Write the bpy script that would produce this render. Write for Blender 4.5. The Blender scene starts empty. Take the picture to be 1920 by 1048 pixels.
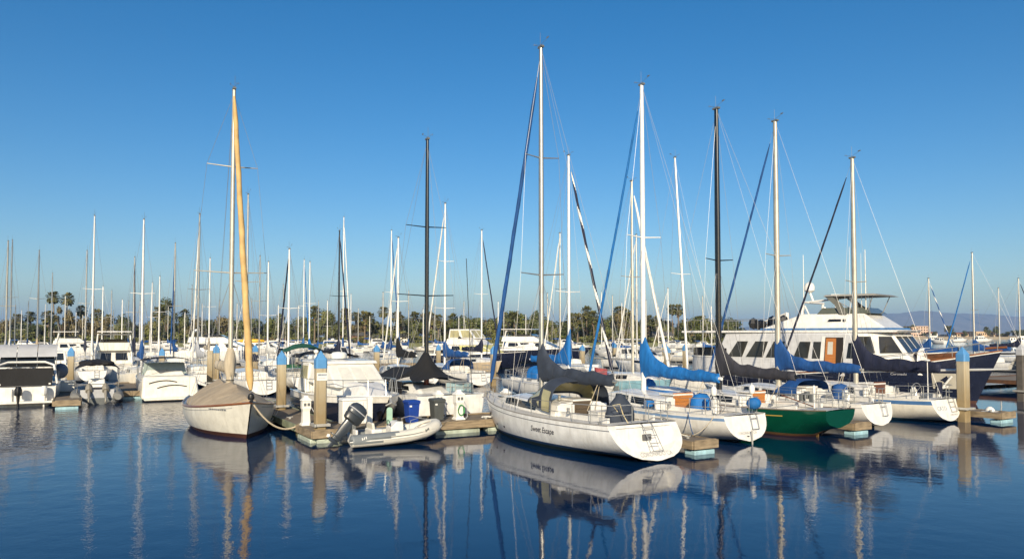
import bpy, math, random
from mathutils import Vector, Matrix
RND = random.Random(11)
sc = bpy.context.scene
COL = sc.collection
sin, cos, pi, rad = math.sin, math.cos, math.pi, math.radians

# ------------------------------------------------------------------ camera
FPX, CX, PY, HOR, CAMH = 1400.0, 960.0, 574.0, 627.0, 4.0
PITCH = math.atan((HOR - PY) / FPX)
cam_d = bpy.data.cameras.new('camera')
cam = bpy.data.objects.new('camera', cam_d); COL.objects.link(cam)
cam.location = (0, 0, CAMH)
cam.rotation_euler = (pi / 2 + PITCH, 0, 0)
cam_d.sensor_fit = 'HORIZONTAL'; cam_d.sensor_width = 36
cam_d.lens = FPX / 1920 * 36
cam_d.shift_y = (PY - 524) / 1920
cam_d.clip_start = 0.5; cam_d.clip_end = 60000
sc.camera = cam

# ------------------------------------------------------------------ light
SUN_EL, SUN_AZ = rad(22), rad(182)          # azimuth clockwise from +Y (view direction)
w = bpy.data.worlds.new('World'); sc.world = w; w.use_nodes = True
nt = w.node_tree
bg = nt.nodes['Background']
sky = nt.nodes.new('ShaderNodeTexSky'); sky.sky_type = 'NISHITA'
sky.sun_disc = False; sky.sun_elevation = SUN_EL; sky.sun_rotation = SUN_AZ
sky.air_density = 0.95; sky.dust_density = 1.05; sky.ozone_density = 2.8; sky.altitude = 0
hs = nt.nodes.new('ShaderNodeHueSaturation'); hs.inputs['Saturation'].default_value = 1.38     # a clear, deep blue afternoon
nt.links.new(sky.outputs[0], hs.inputs['Color']); nt.links.new(hs.outputs[0], bg.inputs[0]); bg.inputs[1].default_value = 0.097
sd = bpy.data.lights.new('sun', 'SUN'); sd.energy = 5.0; sd.angle = rad(0.55); sd.color = (1.0, 0.865, 0.65)
sun = bpy.data.objects.new('sun', sd); COL.objects.link(sun)
_d = Vector((sin(SUN_AZ) * cos(SUN_EL), cos(SUN_AZ) * cos(SUN_EL), sin(SUN_EL)))
sun.rotation_euler = _d.to_track_quat('Z', 'Y').to_euler()
sc.view_settings.view_transform = 'Standard'; sc.view_settings.look = 'None'
sc.view_settings.exposure = 0.33; sc.view_settings.gamma = 1.0
sc.view_settings.use_curve_mapping = False
sc.render.engine = 'CYCLES'
sc.cycles.use_denoising = True
sc.cycles.max_bounces = 8; sc.cycles.transparent_max_bounces = 12
sc.cycles.caustics_reflective = False; sc.cycles.caustics_refractive = False

# ------------------------------------------------------------------ measuring
U = Vector((cos(rad(30)), sin(rad(30)), 0)); V = Vector((sin(rad(30)), -cos(rad(30)), 0))
def ray(px, py):
    a, b = (px - CX) / FPX, (PY - py) / FPX
    return Vector((a, cos(PITCH) - b * sin(PITCH), sin(PITCH) + b * cos(PITCH)))
def G(px, py, z=0.0):
    d = ray(px, py); t = (z - CAMH) / d.z
    return Vector((d.x * t, d.y * t, z))
def AT(px, py, Y):
    d = ray(px, py); t = Y / d.y
    return Vector((d.x * t, Y, CAMH + d.z * t))
def XAT(px, Y): return AT(px, HOR, Y).x
def ZAT(py, Y): return AT(960, py, Y).z
def UV(u, v, z=0.0): return Vector((U.x * u + V.x * v, U.y * u + V.y * v, z))

# ------------------------------------------------------------------ materials
MATS = {}
def M(name, col, rough=.5, metal=0., var=.12, scale=3., bump=0., bscale=40., streak=0., coat=0., spec=.5, grime=0., stretch=None):
    if name in MATS: return MATS[name]
    m = bpy.data.materials.new(name); m.use_nodes = True
    t = m.node_tree; n = t.nodes; l = t.links; p = n['Principled BSDF']
    p.inputs['Roughness'].default_value = rough; p.inputs['Metallic'].default_value = metal
    p.inputs['Specular IOR Level'].default_value = spec
    p.inputs['Coat Weight'].default_value = coat; p.inputs['Coat Roughness'].default_value = .12
    tc = n.new('ShaderNodeTexCoord'); mp = n.new('ShaderNodeMapping'); l.new(tc.outputs['Object'], mp.inputs[0])
    if stretch: mp.inputs['Scale'].default_value = stretch
    nz = n.new('ShaderNodeTexNoise'); nz.inputs['Scale'].default_value = scale; nz.inputs['Detail'].default_value = 5
    l.new(mp.outputs[0], nz.inputs[0])
    mr = n.new('ShaderNodeMapRange'); mr.inputs[1].default_value = .3; mr.inputs[2].default_value = .7
    mr.inputs[3].default_value = 1 - var; mr.inputs[4].default_value = 1 + var * .45
    l.new(nz.outputs[0], mr.inputs[0])
    mx = n.new('ShaderNodeMix'); mx.data_type = 'RGBA'; mx.blend_type = 'MULTIPLY'; mx.inputs[0].default_value = 1
    mx.inputs[6].default_value = (*col, 1)
    l.new(mr.outputs[0], mx.inputs[7]); out = mx.outputs[2]
    if streak:  # dark vertical streaks: dirt on hard surfaces, painted fold shading on canvas
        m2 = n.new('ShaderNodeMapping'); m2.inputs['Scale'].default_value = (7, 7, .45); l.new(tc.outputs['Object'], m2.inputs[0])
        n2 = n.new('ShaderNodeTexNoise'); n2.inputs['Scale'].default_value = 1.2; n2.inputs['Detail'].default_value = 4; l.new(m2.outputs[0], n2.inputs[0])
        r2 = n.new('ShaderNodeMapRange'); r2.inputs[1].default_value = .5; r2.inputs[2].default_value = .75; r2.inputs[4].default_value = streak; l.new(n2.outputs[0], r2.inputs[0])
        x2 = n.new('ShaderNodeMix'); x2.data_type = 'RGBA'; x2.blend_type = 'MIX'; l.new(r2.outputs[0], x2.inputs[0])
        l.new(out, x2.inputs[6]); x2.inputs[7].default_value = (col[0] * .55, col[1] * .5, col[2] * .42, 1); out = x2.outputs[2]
    if grime:      # stained band left by the tide, object z measured from the water
        sx = n.new('ShaderNodeSeparateXYZ'); l.new(tc.outputs['Object'], sx.inputs[0])
        ad = n.new('ShaderNodeMath'); ad.operation = 'MULTIPLY_ADD'; l.new(nz.outputs[0], ad.inputs[0]); ad.inputs[1].default_value = -.5 * grime; l.new(sx.outputs[2], ad.inputs[2])
        r3 = n.new('ShaderNodeMapRange'); r3.inputs[1].default_value = .0; r3.inputs[2].default_value = .35 * grime; r3.inputs[3].default_value = .75; r3.inputs[4].default_value = 0; l.new(ad.outputs[0], r3.inputs[0])
        x3 = n.new('ShaderNodeMix'); x3.data_type = 'RGBA'; l.new(r3.outputs[0], x3.inputs[0]); l.new(out, x3.inputs[6]); x3.inputs[7].default_value = (.2, .135, .05, 1); out = x3.outputs[2]
    l.new(out, p.inputs['Base Color'])
    if bump:
        nb = n.new('ShaderNodeTexNoise'); nb.inputs['Scale'].default_value = bscale; nb.inputs['Detail'].default_value = 4; l.new(mp.outputs[0], nb.inputs[0])
        bp = n.new('ShaderNodeBump'); bp.inputs['Strength'].default_value = bump; bp.inputs['Distance'].default_value = .03
        l.new(nb.outputs[0], bp.inputs['Height']); l.new(bp.outputs[0], p.inputs['Normal'])
    MATS[name] = m
    return m

gel = M('gelcoat', (.76, .745, .70), .28, var=.14, streak=.26, coat=.3)
gel2 = M('gelcoat_cool', (.77, .775, .76), .3, var=.16, streak=.3, coat=.3)
gelw = M('gelcoat_warm', (.78, .74, .64), .32, var=.12, streak=.22, coat=.2)
deckm = M('deck_paint', (.62, .60, .55), .6, var=.16, scale=5, bump=.1)
nonskid = M('nonskid_grey', (.50, .49, .46), .75, var=.18, scale=6, bump=.15)
cream = M('cream_topside', (.66, .645, .57), .3, var=.14, streak=.25, coat=.3)
navy = M('navy_paint', (.012, .016, .035), .2, var=.25, coat=.5)
bluestripe = M('blue_stripe', (.07, .17, .36), .35, var=.2)
palestripe = M('pale_blue_stripe', (.18, .30, .50), .4, var=.2)
greystripe = M('grey_stripe', (.16, .17, .19), .4)
bottom_dark = M('bottom_paint_dark', (.012, .02, .028), .6, var=.3)
bottom_red = M('bottom_paint_red', (.06, .022, .014), .6, var=.3)
bottom_teal = M('bottom_paint_teal', (.01, .10, .17), .6, var=.4)
greenhull = M('green_topside', (.002, .056, .031), .16, var=.15, coat=.6)
goldline = M('gold_line', (.5, .32, .06), .4)
teak = M('varnished_teak', (.23, .085, .025), .3, var=.3, scale=4, stretch=(1, 12, 12), coat=.5)
teako = M('orange_teak', (.46, .17, .035), .3, var=.25, scale=3, stretch=(1, 8, 8), coat=.5)
alu = M('aluminium', (.50, .485, .44), .36, .75, var=.12, scale=2)
alum = M('dull_aluminium', (.52, .49, .41), .45, .4, var=.18, scale=2)
alug = M('grey_aluminium', (.52, .51, .47), .45, .4, var=.15)
whitemast = M('white_mast', (.80, .79, .75), .35, var=.08, coat=.2)
blackmast = M('black_mast', (.010, .012, .016), .25, var=.3, coat=.4)
tanmast = M('tan_mast', (.55, .47, .33), .45, .2, var=.15)
steel = M('stainless', (.42, .42, .40), .3, .5, var=.05)
wire = M('rigging_wire', (.30, .30, .30), .45, .5, var=.05)
rope = M('rope', (.55, .47, .34), .9, var=.2, scale=30, bump=.4, bscale=80)
ropeb = M('rope_blue', (.06, .14, .30), .9, var=.2)
cv_blue = M('canvas_blue', (.008, .15, .46), .75, var=.34, scale=1.6, bump=.85, bscale=4, streak=.35, stretch=(2.4, 1, .55))  # streak paints crease shading into the colour, also on the canvases below
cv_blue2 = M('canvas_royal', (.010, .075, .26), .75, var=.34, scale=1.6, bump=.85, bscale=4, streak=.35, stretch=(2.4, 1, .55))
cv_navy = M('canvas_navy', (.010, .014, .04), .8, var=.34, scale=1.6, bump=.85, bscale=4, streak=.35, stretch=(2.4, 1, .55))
cv_slate = M('canvas_slate', (.034, .045, .068), .8, var=.25, scale=2.5, bump=.55, bscale=5)
cv_char = M('canvas_charcoal', (.035, .035, .045), .8, var=.34, scale=1.6, bump=.85, bscale=4, streak=.35, stretch=(2.4, 1, .55))
cv_black = M('canvas_black', (.009, .009, .010), .85, var=.34, scale=1.6, bump=.85, bscale=4, streak=.35, stretch=(2.4, 1, .55))
cv_tan = M('canvas_tan', (.40, .325, .23), .85, var=.22, scale=1.3, bump=.9, bscale=3, streak=.25, stretch=(2.0, 1, .7))
cv_sand = M('canvas_sand', (.47, .41, .31), .85, var=.22, scale=1.3, bump=.9, bscale=3, streak=.25, stretch=(2.0, 1, .7))
cv_gold = M('canvas_gold', (.55, .37, .15), .8, var=.25, scale=2, bump=.3, bscale=6)
cv_green = M('canvas_green', (.012, .085, .048), .8, var=.3, scale=2, bump=.4, bscale=5)
cv_white = M('canvas_white', (.74, .73, .68), .8, var=.12, scale=2, bump=.4, bscale=5)
cv_grey = M('canvas_grey', (.42, .43, .45), .8, var=.12, scale=2, bump=.4, bscale=5)
cv_yell = M('canvas_yellow', (.55, .52, .20), .8, var=.15, bump=.3, bscale=5)
cv_red = M('canvas_red', (.55, .12, .12), .8, var=.2, bump=.3, bscale=5)
vinyl = M('clear_vinyl', (.42, .38, .20), .18, var=.25, scale=2, coat=.4)
glassd = M('dark_glass', (.012, .014, .017), .06, var=.3, scale=1.5, spec=.6)
glassb = M('tinted_glass', (.035, .032, .025), .06, var=.5, scale=1.0, spec=.6)
black = M('black_plastic', (.012, .012, .013), .45, var=.2)
white = M('white_plastic', (.78, .77, .72), .4, var=.08)
greym = M('grey_plastic', (.13, .14, .14), .5, var=.15)
binblue = M('blue_bin_plastic', (.012, .05, .28), .4, var=.12)
bingrey = M('grey_bin_plastic', (.075, .082, .08), .5, var=.15)
hosegreen = M('green_hose', (.03, .42, .06), .5)
hypalon = M('light_tube_fabric', (.64, .62, .55), .5, var=.08, bump=.1)
hypalong = M('grey_tube_fabric', (.19, .21, .22), .5, var=.1, bump=.1)
outb = M('outboard_grey', (.036, .046, .060), .42, var=.12, coat=.15)
concrete = M('piling_concrete', (.47, .41, .29), .85, var=.25, scale=2.5, bump=.3, streak=.5, grime=4.)
capblue = M('piling_cap_blue', (.085, .27, .54), .6, var=.12)
dockwood = M('dock_planks', (.21, .165, .115), .85, var=.3, scale=1.6, bump=.4, bscale=14)
fascia = M('dock_fascia', (.29, .225, .145), .85, var=.5, scale=2, bump=.4, bscale=10, stretch=(1, 1, 5))
fasciag = M('green_dock_fascia', (.22, .25, .17), .85, var=.35, scale=2, bump=.4, bscale=10)
floatb = M('blue_float', (.33, .53, .60), .6, var=.3, streak=.45)
floatp = M('pale_float', (.42, .48, .40), .6, var=.35, streak=.5)
floatg = M('green_float', (.04, .22, .15), .7, var=.5, scale=5, grime=.5)
bark = M('bark', (.12, .085, .055), .9, var=.3, scale=2)
pbark = M('palm_bark', (.20, .15, .10), .9, var=.3, scale=1)

def leafmat(name, cols, sc_=.25):
    m = bpy.data.materials.new(name); m.use_nodes = True
    t = m.node_tree; n = t.nodes; l = t.links; p = n['Principled BSDF']
    p.inputs['Roughness'].default_value = .6
    g = n.new('ShaderNodeNewGeometry'); oi = n.new('ShaderNodeObjectInfo')
    nz = n.new('ShaderNodeTexNoise'); nz.inputs['Scale'].default_value = sc_; nz.inputs['Detail'].default_value = 4
    l.new(g.outputs['Position'], nz.inputs[0])
    a = n.new('ShaderNodeMath'); a.operation = 'MULTIPLY_ADD'; l.new(g.outputs['Random Per Island'], a.inputs[0]); a.inputs[1].default_value = .45
    b = n.new('ShaderNodeMath'); b.operation = 'MULTIPLY_ADD'; l.new(oi.outputs['Random'], b.inputs[0]); b.inputs[1].default_value = .35
    s = n.new('ShaderNodeMath'); s.operation = 'SUBTRACT'; l.new(nz.outputs[0], s.inputs[0]); s.inputs[1].default_value = .4
    l.new(s.outputs[0], b.inputs[2]); l.new(b.outputs[0], a.inputs[2])
    cr = n.new('ShaderNodeValToRGB'); l.new(a.outputs[0], cr.inputs[0])
    e = cr.color_ramp.elements
    e[0].position = .1; e[0].color = (*cols[0], 1); e[1].position = .9; e[1].color = (*cols[-1], 1)
    for i, c in enumerate(cols[1:-1]):
        x = e.new(.1 + .8 * (i + 1) / (len(cols) - 1)); x.color = (*c, 1)
    l.new(cr.outputs[0], p.inputs['Base Color'])
    MATS[name] = m
    return m
leaf = leafmat('foliage', [(.05, .068, .015), (.11, .125, .03), (.18, .165, .05)])
leafd = leafmat('foliage_dark', [(.026, .042, .012), (.06, .075, .02), (.10, .10, .03)])
leafb = leafmat('foliage_brown', [(.07, .06, .02), (.13, .105, .036), (.19, .145, .055)])
palml = leafmat('palm_leaf', [(.045, .055, .015), (.10, .10, .028), (.16, .135, .05)])
palmd = leafmat('palm_skirt', [(.09, .055, .025), (.14, .09, .045), (.18, .12, .06)])

# ------------------------------------------------------------------ mesh collecting
class MB:
    def __init__(s): s.v = []; s.f = []; s.m = []
    def add(s, vs, fs, mi=0):
        o = len(s.v); s.v += [tuple(v) for v in vs]
        for f in fs: s.f.append([i + o for i in f]); s.m.append(mi)
        return s
    def box(s, c, d, rz=0., mi=0, ry=0.):
        hx, hy, hz = d[0] / 2, d[1] / 2, d[2] / 2
        mt = Matrix.Translation(c) @ Matrix.Rotation(rz, 4, 'Z') @ Matrix.Rotation(ry, 4, 'Y')
        vs = [mt @ Vector((x * hx, y * hy, z * hz)) for z in (-1, 1) for x, y in ((-1, -1), (1, -1), (1, 1), (-1, 1))]
        return s.add(vs, [[3, 2, 1, 0], [4, 5, 6, 7], [0, 1, 5, 4], [1, 2, 6, 5], [2, 3, 7, 6], [3, 0, 4, 7]], mi)
    def loft(s, rings, cap=True, mi=0, closed=True):
        n = len(rings[0]); vs = [p for r in rings for p in r]; fs = []
        for i in range(len(rings) - 1):
            for j in range(n if closed else n - 1):
                a, b = i * n + j, i * n + (j + 1) % n
                fs.append([a, b, b + n, a + n])
        if cap and closed:
            fs.append(list(range(n))[::-1]); fs.append([(len(rings) - 1) * n + j for j in range(n)])
        return s.add(vs, fs, mi)
    def tube(s, path, r, n=6, mi=0, cap=True):
        path = [Vector(p) for p in path]; rings = []
        rr = r if isinstance(r, (list, tuple)) else [r] * len(path)
        for i, p in enumerate(path):
            d = (path[min(i + 1, len(path) - 1)] - path[max(i - 1, 0)])
            d = d.normalized() if d.length > 1e-9 else Vector((0, 0, 1))
            a = d.cross(Vector((0, 0, 1)))
            if a.length < .05: a = d.cross(Vector((1, 0, 0)))
            a.normalize(); b = d.cross(a)
            rings.append([p + (a * cos(2 * pi * k / n) + b * sin(2 * pi * k / n)) * rr[i] for k in range(n)])
        return s.loft(rings, cap, mi)
    def lathe(s, prof, c=(0, 0, 0), n=14, mi=0, sy=1.):
        rings = [[(c[0] + r * cos(2 * pi * k / n), c[1] + sy * r * sin(2 * pi * k / n), c[2] + z) for k in range(n)] for r, z in prof]
        return s.loft(rings, True, mi)
    def ball(s, c, r, n=10, mi=0):
        r = r if isinstance(r, (list, tuple)) else (r, r, r)
        rings = []
        for i in range(n // 2 + 1):
            a = -pi / 2 + pi * i / (n // 2); q = max(cos(a), .02)
            rings.append([(c[0] + r[0] * q * cos(2 * pi * k / n), c[1] + r[1] * q * sin(2 * pi * k / n), c[2] + r[2] * sin(a)) for k in range(n)])
        return s.loft(rings, True, mi)
    def quad(s, a, b, c, d, mi=0): return s.add([a, b, c, d], [[0, 1, 2, 3]], mi)
    def build(s, name, mats, parent=None, smooth=True, ang=38, bevel=0., label=None):
        me = bpy.data.meshes.new(name); me.from_pydata(s.v, [], s.f)
        for m in (mats if isinstance(mats, (list, tuple)) else [mats]): me.materials.append(m)
        me.polygons.foreach_set('material_index', s.m)
        if smooth:
            me.polygons.foreach_set('use_smooth', [True] * len(s.f)); me.set_sharp_from_angle(angle=rad(ang))
        me.validate()
        o = bpy.data.objects.new(name, me); COL.objects.link(o)
        if parent is not None: o.parent = parent
        if bevel:
            b = o.modifiers.new('bevel', 'BEVEL'); b.width = bevel; b.segments = 2; b.limit_method = 'ANGLE'; b.angle_limit = rad(40)
        if label: o['label'] = label
        return o

def tag(o, label, cat=None, group=None, kind=None):
    if label: o['label'] = label
    if cat: o['category'] = cat
    if group: o['group'] = group
    if kind: o['kind'] = kind
    return o
def thing(name, label, cat, loc=(0, 0, 0), rz=0., group=None):
    o = bpy.data.objects.new(name, None); COL.objects.link(o); o.empty_display_size = .3
    o.location = loc; o.rotation_euler = (0, 0, rz)
    return tag(o, label, cat, group)
def copy_thing(o, loc, rz, label):
    c = o.copy(); COL.objects.link(c); c.location = loc; c.rotation_euler = (0, 0, rz); c['label'] = label
    for ch in o.children:
        d = ch.copy(); COL.objects.link(d); d.parent = c
        for g in ch.children:
            e = g.copy(); COL.objects.link(e); e.parent = d
    return c
ORD = ['first', 'second', 'third', 'fourth', 'fifth', 'sixth', 'seventh', 'eighth', 'ninth', 'tenth', 'eleventh', 'twelfth', 'thirteenth', 'fourteenth', 'fifteenth', 'sixteenth', 'seventeenth', 'eighteenth', 'nineteenth', 'twentieth', 'twenty-first', 'twenty-second', 'twenty-third', 'twenty-fourth', 'twenty-fifth', 'twenty-sixth', 'twenty-seventh', 'twenty-eighth', 'twenty-ninth', 'thirtieth', 'thirty-first', 'thirty-second', 'thirty-third', 'thirty-fourth', 'thirty-fifth', 'thirty-sixth', 'thirty-seventh', 'thirty-eighth', 'thirty-ninth', 'fortieth', 'forty-first', 'forty-second', 'forty-third', 'forty-fourth', 'forty-fifth', 'forty-sixth', 'forty-seventh', 'forty-eighth']

def lettering(text, size, shear, fn, name, mat, parent, offset=0.):
    """flat letters mapped by fn(x, y) -> point on the surface they are painted on"""
    cu = bpy.data.curves.new(name, 'FONT'); cu.body = text; cu.size = size; cu.shear = shear; cu.align_x = 'CENTER'
    cu.offset = offset; cu.resolution_u = 3
    o = bpy.data.objects.new(name, cu); COL.objects.link(o)
    dg = bpy.context.evaluated_depsgraph_get(); dg.update()
    me = bpy.data.meshes.new_from_object(o.evaluated_get(dg))
    bpy.data.objects.remove(o); bpy.data.curves.remove(cu)
    for v in me.vertices: v.co = fn(v.co.x, v.co.y)
    me.name = name; me.materials.clear(); me.materials.append(mat)
    r = bpy.data.objects.new(name, me); COL.objects.link(r); r.parent = parent
    return r
def lerp(a, b, t): return a + (b - a) * t
def sstep(a, b, x):
    t = min(1, max(0, (x - a) / (b - a))); return t * t * (3 - 2 * t)

# ------------------------------------------------------------------ boat builders (local +x = bow, z = 0 the water)
class Hull:
    def __init__(s, L, B, fs=1.0, fm=.95, fb=1.35, bt=.62, tm=.42, pb=2.1, ks=.08, km=-.5, kb=-.15, rb=.9, rs=0., p0=2.7, p1=1.5, m=2.0, bow=.015, kt=.4):
        s.__dict__.update(locals())
    def sheer(s, t):
        a = .45
        return s.fs * (t - a) * (t - 1) / (a) + s.fm * t * (t - 1) / (a * (a - 1)) + s.fb * t * (t - a) / (1 - a)
    def half(s, t):
        if t < s.tm: f = s.bt + (1 - s.bt) * (1 - ((s.tm - t) / s.tm) ** 2)
        else: f = max(s.bow, 1 - (1 - s.bow) * ((t - s.tm) / (1 - s.tm)) ** s.pb)
        return s.B / 2 * f
    def keel(s, t):
        return lerp(s.ks, s.km, sstep(0, s.kt, t)) if t < .4 else lerp(s.km, s.kb, sstep(.7, 1, t))
    def y(s, t, z):
        sh, k = s.sheer(t), s.keel(t)
        q = min(1, max(0, (sh - z) / (sh - k)))
        p = lerp(s.p0, s.p1, t * t)
        return s.half(t) * max(0, 1 - q ** p) ** (1 / s.m)
    def x(s, t, z):
        q = (s.sheer(t) - z) / max(.3, s.sheer(t))
        return t * s.L - s.rb * q * max(0, (t - .55) / .45) ** 2 + s.rs * q * max(0, (.3 - t) / .3) ** 2
    def pt(s, t, z, side=1, off=0.): return Vector((s.x(t, z), side * (s.y(t, z) + off), z))
    def deck(s, x): return s.sheer(min(1, max(0, x / s.L)))
    def hb(s, x): return s.half(min(1, max(0, x / s.L)))
    def surf(s, x, z, side=1, off=.012):
        t = min(1, max(0, x / s.L))
        for _ in range(4): t = min(1, max(0, t + (x - s.x(t, z)) / s.L))
        return s.pt(t, z, side, off)

def hull_mesh(h, parent, top, stripe=None, boot=None, bottom=None, e1=.06, e2=.06, boot1=.15, boot0=.05, n=22, trmat=None, scoop=0., name='hull', transom=True):
    mats = [top, stripe or top, boot or bottom_dark, bottom or bottom_dark, trmat or top]
    rows = []
    ts = [(i / n) for i in range(n)] + [.985, 1.0]
    for t in ts:
        sh, k = h.sheer(t), h.keel(t)
        zs = [sh, sh - e1, sh - e2] + [lerp(sh - e2, boot1, j / 6) for j in range(1, 6)] + [boot1, boot0, -.12, min(-.12, k * .6), k]
        zs = [max(z, k + .002) for z in zs]; zs[-1] = k
        rows.append(zs)
    mb = MB(); nr = len(rows[0]); band = [0, 1, 0, 0, 0, 0, 0, 0, 2, 3, 3, 3]
    for side in (1, -1):
        vs = [h.pt(t, z, side) for t, zs in zip(ts, rows) for z in zs]
        for i in range(len(ts) - 1):
            for j in range(nr - 1):
                a = i * nr + j; f = [a, a + 1, a + nr + 1, a + nr]
                if rows[i][j] - rows[i][j + 1] < .004 and rows[i + 1][j] - rows[i + 1][j + 1] < .004: continue
                mb.add([vs[q] for q in f], [[0, 1, 2, 3] if side == 1 else [3, 2, 1, 0]], band[j])
    # weld by position so that the surface shades as one skin
    key = {}; nv = []; rem = []
    for v in mb.v:
        k = (round(v[0], 4), round(v[1], 4), round(v[2], 4))
        if k not in key: key[k] = len(nv); nv.append(v)
        rem.append(key[k])
    fs, ms = [], []
    for f, m in zip(mb.f, mb.m):
        g = []
        for i in f:
            if rem[i] not in g: g.append(rem[i])
        if len(g) > 2: fs.append(g); ms.append(m)
    mb.v, mb.f, mb.m = nv, fs, ms
    ho = mb.build(name, mats, parent, ang=50)
    if transom:
        tb = MB(); zs = rows[0]; P = [h.pt(0, z, 1) for z in zs]; Q = [h.pt(0, z, -1) for z in zs]
        ring = P + Q[::-1]; cz = sum(p.z for p in ring) / len(ring)
        if scoop:
            c = Vector((0, 0, cz + .08)); inner = []
            for p in ring: inner.append(Vector((p.x, p.y * .80, lerp(c.z, p.z, .74) + .05)))
            for q in inner: q.x = h.x(0, q.z)
            deep = [Vector((q.x + scoop * min(1, max(0, (h.sheer(0) - q.z) / max(.2, h.sheer(0) - .5))), q.y * .96, q.z)) for q in inner]
            k = len(ring)
            tb.loft([ring, inner, deep], cap=False)
            tb.add(deep, [list(range(k))])
        else:
            for j in range(len(P) - 1):
                if (P[j] - P[j + 1]).length > .004:
                    if P[j + 1].y < .004: tb.add([P[j], Q[j], P[j + 1]], [[0, 1, 2]])
                    else: tb.quad(P[j], Q[j], Q[j + 1], P[j + 1])
        tb.build('transom', trmat or top, parent, ang=50)
    return ho

def deck_mesh(h, parent, mat, cock=None, n=20, camber=.05, rail=None, railr=.022):
    """cock = (x0, x1, half width, depth)"""
    ts = [i / n for i in range(n + 1)]
    if cock: ts = sorted(set([t for t in ts if min(abs(t * h.L - cock[0]), abs(t * h.L - cock[1])) > .12] + [cock[0] / h.L, cock[1] / h.L]))
    mb = MB(); rr = []
    for t in ts:
        b, sh, x = h.half(t), h.sheer(t), t * h.L
        cw = min(cock[2] if cock else b * .5, b * .78)
        rr.append([Vector((x, y, sh + camber * (1 - (y / b) ** 2))) for y in (b, cw, 0, -cw, -b)])
    for i in range(len(ts) - 1):
        inside = cock and ts[i] * h.L >= cock[0] - .01 and ts[i + 1] * h.L <= cock[1] + .01
        for j in range(4):
            if inside and j in (1, 2): continue
            mb.quad(rr[i][j], rr[i + 1][j], rr[i + 1][j + 1], rr[i][j + 1])
    mb.build('deck', mat, parent, ang=60)
    if cock:
        cb = MB(); x0, x1, cw, dp = cock
        sel = [r for r, t in zip(rr, ts) if x0 - .01 <= t * h.L <= x1 + .01]
        lo = [[Vector((r[1].x, r[1].y * .92, r[1].z - dp)), Vector((r[3].x, r[3].y * .92, r[3].z - dp))] for r in sel]
        for i in range(len(sel) - 1):
            cb.quad(sel[i][1], lo[i][0], lo[i + 1][0], sel[i + 1][1]); cb.quad(lo[i][1], sel[i][3], sel[i + 1][3], lo[i + 1][1])
            cb.quad(lo[i][0], lo[i][1], lo[i + 1][1], lo[i + 1][0])
        for i in (0, -1): cb.quad(sel[i][1], sel[i][3], lo[i][1], lo[i][0])
        zb = sel[0][1].z - dp * .45
        for sgn in (1, -1): cb.box(((x0 + x1) / 2, sgn * cw * .68, zb - .1), ((x1 - x0) * .96, cw * .44, .22))
        cb.build('cockpit', mat, parent, smooth=False)
        co = MB()
        for j in (1, 3):
            co.loft([[r[j] + Vector((0, s * .05, z)) for s, z in ((-1, -.02), (-1, .16), (1, .16), (1, -.02))] for r in sel])
        co.build('coaming', gel, parent, smooth=False)
    if rail:
        for sd in (1, -1):
            tb = MB(); tb.tube([(t * h.L, sd * (h.half(t) - .01), h.sheer(t) + .015) for t in [i / 24 for i in range(25)]], railr, 6)
            tb.build('toe_rail', rail, parent)

def patch(parent, name, mat, a, b, c, d, f0, f1, g0, g1, off=.012, cut=0.):
    """panel lying on the quad a b c d (a-b bottom, d-c top), f along, g up, set proud by off"""
    a, b, c, d = map(Vector, (a, b, c, d))
    def P(f, g): return a.lerp(b, f).lerp(d.lerp(c, f), g)
    n = (b - a).cross(d - a).normalized() * off
    c0 = cut * (f1 - f0)
    pts = [P(f0, g0), P(f1, g0), P(f1, g1), P(f0 + c0, g1)]
    m = MB(); m.loft([[p - n * .8 for p in pts], [p + n for p in pts]])
    return m.build(name, mat, parent, smooth=False)

def house(parent, name, mat, x0, x1, t0, t1, w0, w1, z0, z1, win=(), winmat=None, bevel=.05, wname='window', slope=0., wf0=None, wf1=None):
    """deckhouse: bottom x0..x1, top t0..t1, half widths w0 bottom / w1 top (w*f at the front end). win: (side, f0, f1, g0, g1[, cut])"""
    fb = w0 if wf0 is None else wf0; ft = w1 if wf1 is None else wf1
    B = [Vector((x0, w0, z0)), Vector((x1, fb, z0 + slope)), Vector((x1, -fb, z0 + slope)), Vector((x0, -w0, z0))]
    T = [Vector((t0, w1, z1)), Vector((t1, ft, z1 + slope)), Vector((t1, -ft, z1 + slope)), Vector((t0, -w1, z1))]
    m = MB(); m.add(B + T, [[0, 1, 2, 3], [7, 6, 5, 4], [4, 5, 1, 0], [5, 6, 2, 1], [6, 7, 3, 2], [7, 4, 0, 3]])
    o = m.build(name, mat, parent, smooth=True, ang=30, bevel=bevel)
    qs = {'P': (B[1], B[0], T[0], T[1]), 'S': (B[3], B[2], T[2], T[3]), 'F': (B[2], B[1], T[1], T[2]), 'A': (B[0], B[3], T[3], T[0])}
    for wdw in win:
        patch(o, wname, winmat or glassd, *qs[wdw[0]], *wdw[1:5], cut=wdw[5] if len(wdw) > 5 else 0.)
    return o

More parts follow.
